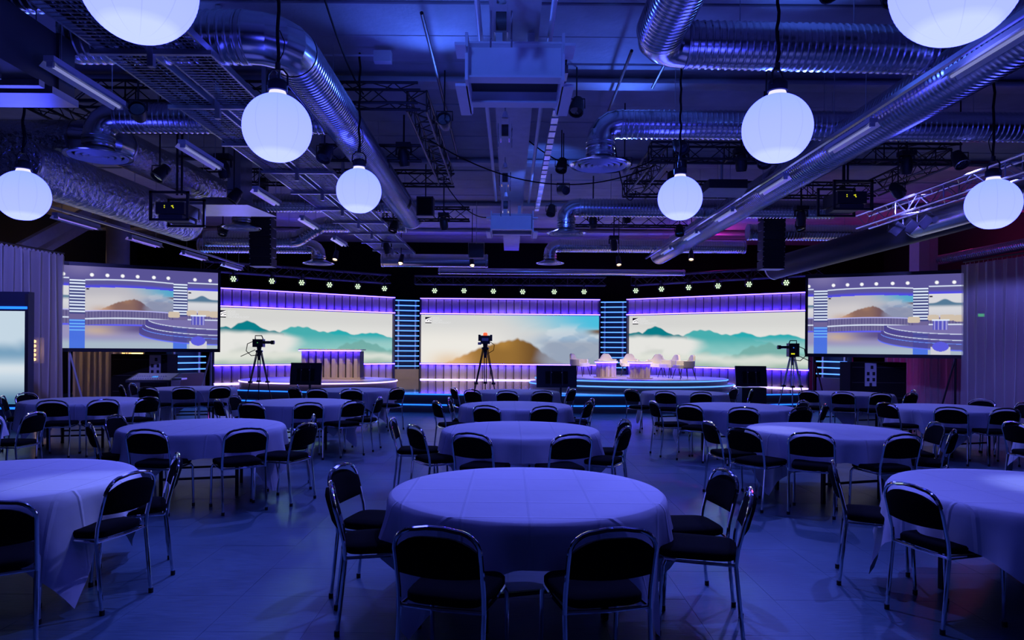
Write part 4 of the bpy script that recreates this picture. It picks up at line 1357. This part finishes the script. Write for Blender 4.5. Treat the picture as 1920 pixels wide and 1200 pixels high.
WA = ((-5.5, 21.8, 1.0), (-4.1, 25.6, .7), (0, 26.2, .6), (3.4, 22.8, 1), (4.4, 22.4, 1))
for ((px, py), d), lb, aim in zip(WS, WN, WA):
    wt = {0: 650, 1: 520, 2: 750}.get(WS.index(((px, py), d)), 480)
    p = at(px, py, d)
    t = T('spotlight', lb, 'stage lamp', p, 0, 'warm spotlights over the stage')
    dr = (Vector(aim) - p).normalized(); dv = Vector((dr.x * .5, -.45, -.8)).normalized(); R = rot_to(dv)
    B().lathe([(0, -.22), (.06, -.21), (.075, -.05), (.08, .1), (.07, .1), (.065, .07)], 14, R=R).obj('housing', 'black', t, True)
    B().lathe([(0, .085), (.062, .075)], 12, R=R).obj('lens', 'warm_bulb', t)
    B().cyl((0, 0, 0), (0, 0, CEIL - p.z), .012, 6).obj('drop_pole', 'black', t)
    lamp('SPOT', 'spotlight_beam', p + dv * .14, (1, .86, .66), wt, aim, .06, 54, .6)

def line_array(px, top, d, label):
    p = at(px, top, d)
    t = T('line_array', label, 'loudspeaker', p, 0, 'hanging loudspeaker arrays')
    b = B().add([(-.27, -.2, -.235), (.27, -.2, -.235), (.27, .2, -.215), (-.27, .2, -.215), (-.27, -.2, 0), (.27, -.2, 0), (.27, .2, -.02), (-.27, .2, -.02)],
                [(3, 2, 1, 0), (4, 5, 6, 7), (0, 1, 5, 4), (1, 2, 6, 5), (2, 3, 7, 6), (3, 0, 4, 7)])
    me = b.obj('cabinet', 'black', t)
    hw = B()
    for q in (-1, 1):
        for zz in (-.05, -.18):
            hw.box(q * .255 - .012, q * .255 + .012, -.212, -.2, zz - .012, zz + .012)
    h0 = hw.obj('bolt', 'alu', me)
    for k in range(1, 6):
        c = inst(me.data, 'cabinet', t, (0, .002 * k * k, -.24 * k), (-.012 * k, 0, 0))
        inst(h0.data, 'bolt', c)
    B().box(-.29, .29, -.25, .25, .01, .06).obj('bumper', 'black', t)
    for q in (-.2, .2):
        B().cyl((q, 0, .06), (0, 0, .5), .01, 6).obj('chain', 'black', t)
    B().box(-.1, .1, -.1, .1, .45, CEIL - p.z).obj('motor', 'black', t)
line_array(493, 392, 17.5, 'left hanging line array loudspeaker over the left projection screen')
line_array(1447, 397, 17.5, 'right hanging line array loudspeaker over the right video wall')

def projector(px, py, d, label, s=1.0):
    p = at(px, py, d)
    t = T('projector', label, 'projector', p, 0, 'hanging projectors')
    B().box(-.24 * s, .24 * s, -.3, .3, -.14 * s, .06 * s).obj('body', 'black', t)
    B().box(-.2 * s, .2 * s, -.28, .28, -.22 * s, -.145 * s).obj('lower_tray', 'dark_grey', t)
    for x in (-.31 * s, .31 * s):
        for y in (-.32, .32):
            B().box(x - .02, x + .02, y - .02, y + .02, -.24 * s, .24 * s).obj('cage_post', 'black', t)
    for z in (-.24 * s, .22 * s):
        for y in (-.32, .32):
            B().box(-.33 * s, .33 * s, y - .02, y + .02, z - .02, z + .02).obj('cage_rail', 'black', t)
    le = B()
    for (x, z) in ((-.09, 0), (-.09, -.03), (.03, -.005), (.05, -.02), (.06, -.035), (.05, .0)):
        le.box(x * s - .007, x * s + .007, -.306, -.3, z - .007, z + .007)
    le.obj('status_lights', 'yellow_led', t)
    B().cyl((0, .3, -.05), (0, .42, -.05), .07, 14).obj('lens', 'lens', t, True)
    for x in (-.02, .06):
        B().cyl((x, 0, .24 * s), (x, 0, CEIL - p.z), .02, 8).obj('drop_pole', 'black', t)
projector(334, 392, 12.2, 'caged black projector with yellow lights hanging on the left')
projector(1583, 372, 12.6, 'caged black projector with yellow lights hanging on the right', 1.05)
p = at(1358, 352, 13.2)
t = T('projector', 'small grey projector on a pole above the right trunk duct', 'projector', p)
B().box(-.35, .35, -.25, .25, -.06, .1).obj('body', 'black', t)
B().add([(-.35, -.25, -.06), (.35, -.25, -.06), (.42, .3, -.12), (-.42, .3, -.12)], [(0, 1, 2, 3)]).obj('underside', 'grey', t)
B().cyl((-.05, 0, .1), (-.05, 0, CEIL - p.z), .025, 8).obj('drop_pole', 'steel', t)
p = at(798, 388, 15.5)
t = T('hanging_monitor', 'dark hanging loudspeaker box near the far end of the left trunk duct', 'loudspeaker', p)
B().box(-.18, .18, -.15, .15, -.22, .2).obj('cabinet', 'black', t)
B().box(-.15, .15, -.16, -.15, -.19, .17).obj('grille', 'black_matte', t)
B().cyl((0, 0, .2), (0, 0, CEIL - p.z), .015, 6).obj('drop_pole', 'black', t)
p = at(893, 470, 20.0)
t = T('hanging_monitor', 'black monitor hanging left of the centre beam', 'monitor', p)
B().box(-.2, .2, -.03, .03, -.2, .2).obj('screen_back', 'black', t)
B().tube([(-.22, 0, -.22), (-.22, 0, .22), (.22, 0, .22), (.22, 0, -.22)], .012, 6, closed=True).obj('bracket', 'alu', t)
B().cyl((0, 0, .2), (0, 0, CEIL - p.z), .012, 6).obj('drop_pole', 'alu', t)
for k, (px, py) in enumerate(((1680, 428), (1706, 424), (1733, 415))):
    p = at(px, py, 13.6)
    t = T('flood_lamp', '%s of the black flood lamps under the aluminium truss' % ('left', 'middle', 'right')[k], 'stage lamp', p, 0, 'flood lamps under the aluminium truss')
    R = Matrix.Rotation(.6, 3, 'Y') @ Matrix.Rotation(.5, 3, 'X')
    B().cbox((0, 0, 0), (.18, .16, .25), R).obj('housing', 'black', t)
    B().cbox(R @ Vector((0, -.09, 0)), (.16, .02, .22), R).obj('lens', 'lens', t)
    B().tube([(-.14, 0, 0), (-.14, 0, .18), (.14, 0, .18), (.14, 0, 0)], .012, 6).obj('yoke', 'black', t)

# ------------------------------------------------------------------ projection screens
def proj_screen(pl, dl, pr, dr, label, legs):
    A, C = at(pl[0], pl[1], dl), at(pr[0], pr[1], dr)
    zb = 1.58; zt = 3.62
    W = math.hypot(C.x - A.x, C.y - A.y); c = (A + C) / 2
    t = T('projection_screen', label, 'projection screen', (c.x, c.y, 0), math.atan2(C.y - A.y, C.x - A.x), 'projection screens beside the stage')
    h = W / 2
    picture('screen', t, pic_relay, -h, h, zb, zt, -.02, 300, 170)
    fr = .07
    B().box(-h - fr, h + fr, -.03, .03, zt, zt + fr + .02).obj('frame_rail', 'black', t)
    B().box(-h - fr, h + fr, -.03, .03, zb - fr - .02, zb).obj('frame_rail', 'black', t)
    for s in (-1, 1):
        B().box(min(s * h, s * (h + fr)), max(s * h, s * (h + fr)), -.03, .03, zb - fr - .02, zt + fr + .02).obj('frame_rail', 'black', t)
    B().box(-h, h, -.015, .0, zb, zt).obj('backing', 'black_matte', t)
    for s in (-1, 1):
        x = s * (h - .15)
        B().tube([(x, .06, zt), (x, .06, 0)], .025, 8).obj('leg', legs, t)
        B().tube([(x, .06, 1.5), (x - s * .35, .06, .02)], .022, 8).obj('leg_brace', legs, t)
        B().box(x - .04, x + .04, -.35, .3, 0, .03).obj('foot', legs, t)
    return t
proj_screen((117, 576), 17.4, (408, 583), 19.1, 'left projection screen showing a live picture of the stage set', 'white_paint')
proj_screen((1515, 592), 19.3, (1806, 590), 17.7, 'right projection screen showing a live picture of the stage set', 'black')

# ------------------------------------------------------------------ curtains, side display, side zones
def curtain(p0, p1, zt, label, n_fold, amp=.07, seed=0, m='sheer'):
    p0, p1 = Vector((*p0, 0)), Vector((*p1, 0)); d = p1 - p0; L = d.length; d.normalize(); nm = Vector((-d.y, d.x, 0))
    rs = random.Random(seed); n = n_fold * 10
    b = B(p0); vs = []
    rows = [0.02, .5, 1.2, 2.2, 3.2, zt - .12, zt]
    off = [rs.uniform(-.5, .5) for _ in range(n_fold + 2)]
    for z in rows:
        for i in range(n + 1):
            q = i / n; w = q * n_fold
            k = int(w); ph = w + off[k] * (1 - (w - k)) * .3 + off[k + 1] * (w - k) * .3
            a = amp * (1.15 - .35 * z / zt) * (.7 + .6 * abs(off[k]))
            pt = p0 + d * (L * q + .04 * math.sin(ph * 12.57)) + nm * (a * math.sin(ph * 6.283) + .02 * math.sin(ph * 2 + z))
            vs.append((pt.x, pt.y, z))
    fs = [(j * (n + 1) + i, j * (n + 1) + i + 1, (j + 1) * (n + 1) + i + 1, (j + 1) * (n + 1) + i) for j in range(len(rows) - 1) for i in range(n)]
    t = T('curtain', label, 'curtain', p0, 0, 'sheer white curtains')
    b.add(vs, fs).obj('fabric', m, t, True, 80)
    hk = B(p0)
    for k in range(n_fold * 2):
        pt = p0 + d * (L * (k + .5) / (n_fold * 2))
        hk.add([(pt.x - .03, pt.y - .03, zt), (pt.x + .03, pt.y + .03, zt), (pt.x, pt.y, zt + .07)], [(0, 1, 2)])
    hk.obj('header_tape', m, t)
    B(p0).cyl(p0 + Vector((0, 0, zt + .07)), p1 + Vector((0, 0, zt + .07)), .02, 8).obj('rail', 'black', t)
curtain((-11.3, 11.5), (-10.7, 17.0), 3.78, 'sheer white curtain at the left edge behind the tall display', 22, seed=1)
curtain((-12.3, 19.9), (-10.75, 20.1), 3.7, 'sheer curtain hanging behind the left projection screen', 9, seed=2)
curtain((11.05, 17.3), (11.9, 11.5), 3.78, 'sheer white curtain at the right edge overlapping the projection screen', 22, seed=3)
curtain((10.55, 19.9), (12.6, 19.6), 3.7, 'sheer curtain lit magenta behind the right projection screen', 12, seed=4)

t = T('tall_display', 'tall display with misty picture and blue strips at the left edge', 'display', (-10.1, 13.9, 0), .05)
def pic_mist(u, v):
    n = fbm(u * .5, v, 7)
    img = np.ones(u.shape + (3,)) * rgb(196, 214, 228)
    img = mix(img, rgb(120, 160, 190), smooth(.3, .45, v + .04 * n) * (1 - smooth(.45, .62, v)))
    img = mix(img, rgb(214, 224, 232), smooth(.55, .62, v) * (1 - smooth(.62, .72, v)))
    img = mix(img, rgb(70, 120, 160), smooth(.66, 1, v))
    return img
picture('screen', t, pic_mist, -.7, .61, .5, 2.32, -.06, 60, 80)
B().box(-.75, .68, -.05, .12, 0, 2.7).obj('cabinet', 'navy', t)
B().box(.615, .68, -.07, -.05, .3, 2.66).obj('frame_edge', 'black', t)
B().box(-.7, .66, -.075, -.05, 2.36, 2.41).obj('led_strip', 'led_cyan', t)
B().box(-.7, .66, -.075, -.05, .4, .44).obj('led_strip', 'led_cyan', t)

t = T('bulb_panel', 'amber bulb panel glowing behind the left curtain', 'light fixture', at(68, 657, 19.0), 0)
B().box(-.2, .2, .02, .06, -.35, .35).obj('board', 'dark_grey', t)
for k in range(5):
    B().lathe([(0, -.05), (.05, -.03), (.055, 0), (.05, .03), (0, .05)], 10, c=(-.05, -.03, -.24 + k * .12)).obj('bulb', 'amber_bulb', t, True)
B().cyl((0, .08, -1.7), (0, .08, .35), .02, 8).obj('stand', 'black', t)
lamp('POINT', 'amber_light', at(68, 657, 18.8) + Vector((0, -.2, 0)), (1, .55, .25), 22, size=.15)
t = T('amber_shelf_light', 'orange strip light under the left projection screen', 'light fixture', at(247, 664, 20.6), 0)
B().box(-.3, .3, 0, .05, -.04, .04).obj('diffuser', 'amber_bulb', t)
B().box(-.34, .34, .05, .09, -.06, .06).obj('housing', 'dark_grey', t)
B().cyl((0, .08, -1.47), (0, .08, .0), .02, 8).obj('stand', 'black', t)
lamp('POINT', 'amber_light', (-13, 22.5, 4.4), (1, .6, .35), 10, size=.3)
t = T('stage_flood', 'magenta flood lamp standing behind the right curtain', 'stage lamp', (11.9, 22.2, .8), 0)
B().box(-.3, .3, -.05, .15, -.2, .25).obj('housing', 'black', t)
B().box(-.26, .26, -.06, -.05, -.12, .18).obj('lens', 'magenta_glow', t)
B().cyl((0, .05, -.8), (0, .05, -.2), .02, 8).obj('stand', 'black', t)
lamp('POINT', 'magenta_light', (12.0, 21.6, 1.0), (1, .03, .75), 40, size=.2)
lamp('POINT', 'magenta_light', (13.4, 21, 4.9), (1, .05, .4), 35, size=.2)
lamp('POINT', 'magenta_light', (7.0, 24.5, 5.2), (1, .03, .8), 22, size=.2)
t = T('exit_sign', 'small green exit light showing through the right curtain', 'sign', at(1838, 591, 18.6), 0)
B().box(-.12, .12, 0, .05, -.05, .05).obj('housing', 'dark_grey', t)
B().box(-.06, .1, -.01, 0, -.04, .04).obj('face', 'green_led', t)
B().cyl((0, .06, -t.location.z), (0, .06, .03), .02, 8).obj('stand', 'black', t)
S(B((-11.9, 21.5, 0)).cyl((-11.9, 21.5, 0), (-11.9, 21.5, CEIL), .32, 24).obj('trim_8', 'grey', None, True), 'round grey column above the left projection screen', 'column').location = (-11.9, 21.5, 0)
S(B((12.0, 20.6, 0)).box(11.75, 12.05, 20.4, 20.9, 0, CEIL).box(12.12, 12.35, 20.5, 20.9, 0, CEIL).obj('trim_9', 'frame_paint'), 'pale steel column above the right projection screen', 'column').location = (12.0, 20.6, 0)
for k, (a, c) in enumerate((((40, 466), (165, 398)), ((62, 476), (198, 400)))):
    p0, p1 = at(*a, 18.6 + k * .8), at(*c, 20.6 + k * .8)
    bb = B(p0).bar(p0, p1, .2, .3).obj('roof_strut', 'grey'); bb.location = p0
    tag(bb, ('outer sloping grey strut above the left curtain', 'inner sloping grey strut above the left curtain')[k], 'strut')

# ------------------------------------------------------------------ cameras on tripods
def tripod_camera(p, zc, face_x, label, legm, kind, spread):
    t = T('studio_camera', label, 'camera', (p[0], p[1], 0))
    top = zc - .22
    for k in range(3):
        a = math.radians(100 + 120 * k + spread)
        f = Vector((math.cos(a) * .42, math.sin(a) * .42, 0))
        s = Vector((f.x * .13, f.y * .13, top))
        lg = B()
        mid = s.lerp(f, .5)
        sd = Vector((-math.sin(a), math.cos(a), 0)) * .028
        lg.tube([s + sd, mid + sd * .8], .013, 6).tube([s - sd, mid - sd * .8], .013, 6).tube([mid, f + Vector((0, 0, .03))], .014, 6)
        l = lg.obj('leg', legm, t, True)
        B().cbox(mid, (.09, .09, .05)).obj('leg_lock', 'black', l)
        B().lathe([(0, 0), (.03, 0), (.03, .03), (0, .04)], 8, c=f).obj('foot', 'rubber', l)
    B().lathe([(0, top - .22), (.035, top - .2), (.04, top - .03), (.09, top), (.09, top + .03), (.05, top + .05), (.06, top + .12), (0, top + .13)], 16).obj('head', 'black', t, True)
    c = Vector((0, 0, zc))
    b = T_body = B()
    if kind == 'front':
        b.box(-.11, .11, -.14, .16, zc - .1, zc + .1)
        bd = b.obj('body', 'black', t)
        B().box(-.08, .08, -.16, -.14, zc - .03, zc + .04).obj('viewfinder', 'window_white', bd)
        B().lathe([(0, 0), (.05, 0), (.05, .05), (.03, .07), (0, .07)], 12, c=(0, -.05, zc + .1)).obj('tally_light', 'red_led', bd, True)
        for s in (-1, 1):
            B().box(s * .14 - .025, s * .14 + .025, -.1, .06, zc - .03, zc + .12).obj('side_box', 'black', bd)
        B().cyl((0, .16, zc), (0, .4, zc), .06, 14).obj('lens', 'lens', bd, True)
        B().box(-.17, -.09, -.18, -.14, zc - .12, zc - .06).obj('control_panel', 'window_white', bd)
        B().tube([(.12, -.1, zc - .05), (.22, -.1, zc - .12), (.2, -.1, zc - .25), (.08, 0, zc - .32)], .008, 5).obj('cable', 'black_matte', t)
    else:
        s = face_x
        b.box(-.14, .12, -.09, .09, zc - .1, zc + .1) if s > 0 else b.box(-.12, .14, -.09, .09, zc - .22, zc + .12)
        bd = b.obj('body', 'black', t)
        B().cyl((s * .12, 0, zc + .02), (s * .3, 0, zc + .02), .035, 12).obj('lens', 'lens', bd, True)
        B().cyl((s * .3, 0, zc + .02), (s * .38, 0, zc + .02), .05, 12).obj('lens_hood', 'black', bd, True)
        B().tube([(-s * .1, 0, zc + .1), (-s * .1, 0, zc + .19), (s * .06, 0, zc + .19), (s * .1, 0, zc + .1)], .014, 6).obj('handle', 'black', bd, True)
        B().box(-.06, .06, -.1, -.09, zc - .03, zc + .03).obj('side_display', 'dark_grey', bd)
        B().box(-.02, .0, -.104, -.09, zc + .0, zc + .02).obj('status_light', 'green_led' if s > 0 else 'blue_led', bd)
        if s < 0:
            B().box(-.07, .02, -.1, -.09, zc - .16, zc - .13).obj('name_plate', 'yellow_led', bd)
        B().tube([(-s * .14, 0, zc + .05), (-s * .3, 0, zc - .02), (-s * .33, 0, zc - .2), (-s * .2, 0, zc - .32), (-s * .03, 0, zc - .3)], .011, 5).obj('cable', 'black_matte', t)
        B().tube([(-s * .1, 0, top + .05), (-s * .45, -.05, top - .12)], .01, 6).obj('pan_bar', 'black', t)
pc = at(486, 652, 18.0)
tripod_camera((pc.x, pc.y), 1.74, 1, 'video camera on a black tripod pointing right before the left video wall', 'black', 'side', 10)
pc = at(910, 640, 17.0)
tripod_camera((pc.x, pc.y), 1.86, 1, 'video camera with red light on a black tripod before the centre video wall', 'black', 'front', -10)
pc = at(1486, 650, 18.0)
tripod_camera((pc.x, pc.y), 1.72, -1, 'video camera on a silver tripod pointing left before the right video wall', 'silver_leg', 'side', 30)

# ------------------------------------------------------------------ floor monitors seen from behind
def floor_monitor(x0, x1, y0, y1, d, label, box=False):
    a, c = at(x0, y0, d), at(x1, y1, d)
    cx, w = (a.x + c.x) / 2, (c.x - a.x) / 2
    t = T('floor_monitor', label, 'monitor', (cx, d, 0), 0, 'monitors facing the stage')
    z0, z1 = c.z, a.z
    R = Matrix.Rotation(-.18, 3, 'X')
    mz = (z0 + z1) / 2
    B().cbox((0, 0, mz), (2 * w, .05, z1 - z0), R).obj('screen_back', 'black', t)
    B().cbox((0, -.04, mz - .02), (w * 1.1, .05, (z1 - z0) * .55), R).obj('rear_cover', 'black_matte', t)
    for s in (-1, 1):
        B().cbox((s * w * .28, -.05, mz), (.03, .03, (z1 - z0) * .8), R).obj('mount_rail', 'dark_grey', t)
        B().cyl((s * w * .25, -.075, mz + .1), (s * w * .25, -.055, mz + .1), .012, 8).obj('bolt', 'alu', t)
    if box:
        B().box(-.3, .3, -.25, .3, .0, z0 - .02).obj('flight_case', 'black', t)
        B().box(.16, .22, -.26, -.25, .2, .28).obj('case_plate', 'window_white', t)
    else:
        B().cyl((.1, -.02, .03), (.1, -.02, mz), .03, 10).obj('pole', 'dark_grey', t, True)
        B().box(-.25, .45, -.25, .25, 0, .03).obj('foot_plate', 'black', t)
floor_monitor(545, 603, 680, 722, 17.3, 'black monitor seen from behind before the presenter desk')
floor_monitor(1006, 1081, 685, 727, 17.2, 'wide black monitor seen from behind before the podium')
floor_monitor(1379, 1437, 686, 725, 17.6, 'black monitor on a case seen from behind before the right video wall', True)

# ------------------------------------------------------------------ mixing desk and racks
p = at(290, 720, 17.2)
t = T('mixing_console', 'lighting console with rows of faders on a stand left of stage', 'console', (p.x, p.y, 0), .08)
B().add([(-.55, -.3, .78), (.5, -.3, .78), (.5, .35, .78), (-.55, .35, .78), (-.55, -.3, .83), (.5, -.3, .83), (.5, .35, .98), (-.55, .35, .98)],
        [(3, 2, 1, 0), (4, 5, 6, 7), (0, 1, 5, 4), (1, 2, 6, 5), (2, 3, 7, 6), (3, 0, 4, 7)]).obj('desk_body', 'dark_grey', t)
B().add([(-.5, -.27, .841), (.45, -.27, .841), (.45, .32, .977), (-.5, .32, .977)], [(0, 1, 2, 3)]).obj('control_surface', 'white_paint', t)
fd = B()
for r in range(2):
    for k in range(14):
        x = -.46 + k * .055; y = -.2 + r * .22; z = .845 + (y + .27) * .23
        fd.box(x - .01, x + .01, y - .012, y + .012, z - .01, z + .015)
fd.obj('fader_caps', 'window_white', t)['kind'] = 'stuff'
B().add([(-.05, -.05, .896), (.08, -.05, .896), (.08, .05, .919), (-.05, .05, .919)], [(0, 1, 2, 3)]).obj('touch_screen', 'blue_led', t)
B().box(.5, .72, -.25, .1, .84, .88).obj('side_shelf', 'alu', t)
for x in (-.5, .45):
    B().box(x - .03, x + .03, -.25, .3, 0, .78).obj('stand_leg', 'black', t)
B().box(.08, .42, -.32, -.3, .3, .62).obj('stand_panel', 'steel', t)

def rack(cx, d, w, h, label, px_panel, zp):
    t = T('equipment_rack', label, 'equipment rack', (cx, d, 0), 0, 'black equipment racks beside the stage')
    B().box(-w / 2, w / 2, 0, .6, 0, h).obj('cabinet', 'black_matte', t)
    x = px_panel - cx
    pn = B().box(x - .15, x + .15, -.03, -.005, zp, zp + .62).obj('panel', 'window_white', t)
    for (a, z) in ((.03, .5), (-.07, .33), (.08, .33), (-.07, .17), (.08, .17), (.0, .04)):
        B().box(x + a - .035, x + a + .035, -.034, -.03, zp + z - .04, zp + z + .05).obj('port', 'black', pn)
    for z in (.3, .6, .9):
        B().box(-w / 2 + .05, w / 2 - .05, -.012, 0, z * h - .01, z * h + .01).obj('rail_strip', 'dark_grey', t)
q = at(307, 690, 19.4); rack(-9.9, 18.95, 1.5, 1.42, 'black equipment rack with white panel behind the lighting console', q.x, .78)
q = at(1616, 700, 19.4); rack(9.85, 18.95, 1.5, 1.36, 'black equipment rack with white panel under the right projection screen', q.x, .72)

# ------------------------------------------------------------------ lamps added to light the hall
def wash(p, aim, col, watts, label, spot=60, size=.08, blend=.4):
    t = T('added_lamp', label, 'stage lamp', p, 0, 'lamps added to light the hall')
    dr = (Vector(aim) - Vector(p)).normalized(); R = rot_to(dr)
    B().lathe([(0, -.18), (.08, -.17), (.11, 0), (.11, .08), (.095, .08), (.09, .05)], 14, R=R).obj('housing', 'black', t, True)
    B().lathe([(0, .06), (.088, .055)], 12, R=R).obj('lens', 'lens', t)
    B().tube([(-.12, 0, 0), (-.12, 0, .14), (.12, 0, .14), (.12, 0, 0)], .01, 6).obj('yoke', 'black', t)
    B().cyl((0, 0, .14), (0, 0, (4.66 if p[2] < 4.15 else CEIL) - p[2]), .012, 6).obj('drop_pole', 'black', t)
    lamp('SPOT', 'added_beam', Vector(p) + dr * .12, col, watts, aim, size, spot, blend)
VIO = (.17, .17, 1.0); BLU = (.08, .12, 1.0)
DOWN = (.14, .165, 1.0)  # colour of the lamps added over the tables to brighten cloths and floor
WPOS = {(0, 'left'): (-2.46, 7.5, 4.12), (0, 'centre'): (.62, 7.15, 5.35), (0, 'right'): (3.9, 7.3, 5.35),
        (1, 'far left'): (-5.4, 10.9, 4.3), (1, 'left'): (-2.75, 10.45, 4.5), (1, 'centre'): (.95, 10.4, 5.2), (1, 'right'): (3.9, 10.95, 4.6), (1, 'far right'): (6.9, 10.9, 4.6),
        (2, 'far left'): (-5.0, 12.8, 4.35), (2, 'left'): (-2.75, 13.7, 4.5), (2, 'centre'): (.95, 13.4, 5.1), (2, 'right'): (3.1, 13.5, 4.9), (2, 'far right'): (6.3, 13.4, 4.6),
        (3, 'far left'): (-6.9, 17.0, 4.4), (3, 'left'): (-2.8, 16.9, 4.5), (3, 'centre'): (.95, 16.8, 4.9), (3, 'right'): (4.0, 16.8, 4.45), (3, 'far right'): (6.9, 16.9, 4.6)}
for key, (cx, cy) in TAB.items():
    p = WPOS[key]
    w = {0: 590, 1: 470, 2: 400, 3: 300}[key[0]] * (.72 if key == (0, 'right') else 1) * ((p[2] - .75) / 4.3) ** 2
    wash(p, (cx, cy - .05, .75), DOWN, w, 'added wash lamp shining down on the %s %s table' % (ROWS[key[0]], key[1]), 76, .06, .9)
wash((-1.0, 6.9, 5.35), (-2.95, 4.85, .75), (.3, .38, 1), 420, 'narrow lamp making a bright pool on the front row left table', 11, .05, .8)
wash((3.2, 7.2, 5.35), (3.9, 4.9, .75), (.3, .38, 1), 500, 'narrow lamp making a bright pool on the front row right table', 13, .05, .8)
wash((2.6, 10.9, 4.8), (3.2, 8.3, .75), (.32, .35, 1), 450, 'narrow lamp making a bright pool on the second row right table', 12, .05, .8)
wash((6.6, 12.1, 4.4), (11.3, 15.5, 2.2), VIO, 1500, 'added wash lamp lighting the right curtain', 70)  # this lamp and the next are added to brighten the curtains
wash((-8.7, 11.6, 4.9), (-11, 15.0, 2.2), VIO, 800, 'added wash lamp lighting the left curtain', 70)
UP = (.06, .15, 1.0)  # colour of the uplights added to brighten ceiling and steel frame
wash((-1.0, 10.55, 5.05), (-1.2, 6.0, 5.8), UP, 190, 'added uplight lamp beside the left rig washing the ceiling', 100, .1, .9)
wash((1.9, 11.9, 4.75), (1.2, 6.5, 5.8), UP, 205, 'added uplight lamp beside the right rig washing the ceiling', 100, .1, .9)
wash((-4.9, 9.3, 4.75), (-3.5, 5.0, 5.8), UP, 150, 'added uplight lamp beside the cable trays washing the ceiling', 110, .1, .9)
wash((3.3, 9.2, 4.7), (3.4, 5.0, 5.8), UP, 150, 'added uplight lamp between the right ducts washing the ceiling', 110, .1, .9)
wash((-.9, 4.6, 4.3), (.1, 8.6, 4.9), UP, 120, 'added uplight lamp near the viewer washing the large steel frame', 70, .1, .9)
wash((1.0, 13.6, 4.7), (0, 17.5, 5.6), UP, 150, 'added uplight lamp right of the centre beam washing the far ceiling', 100, .1, .9)
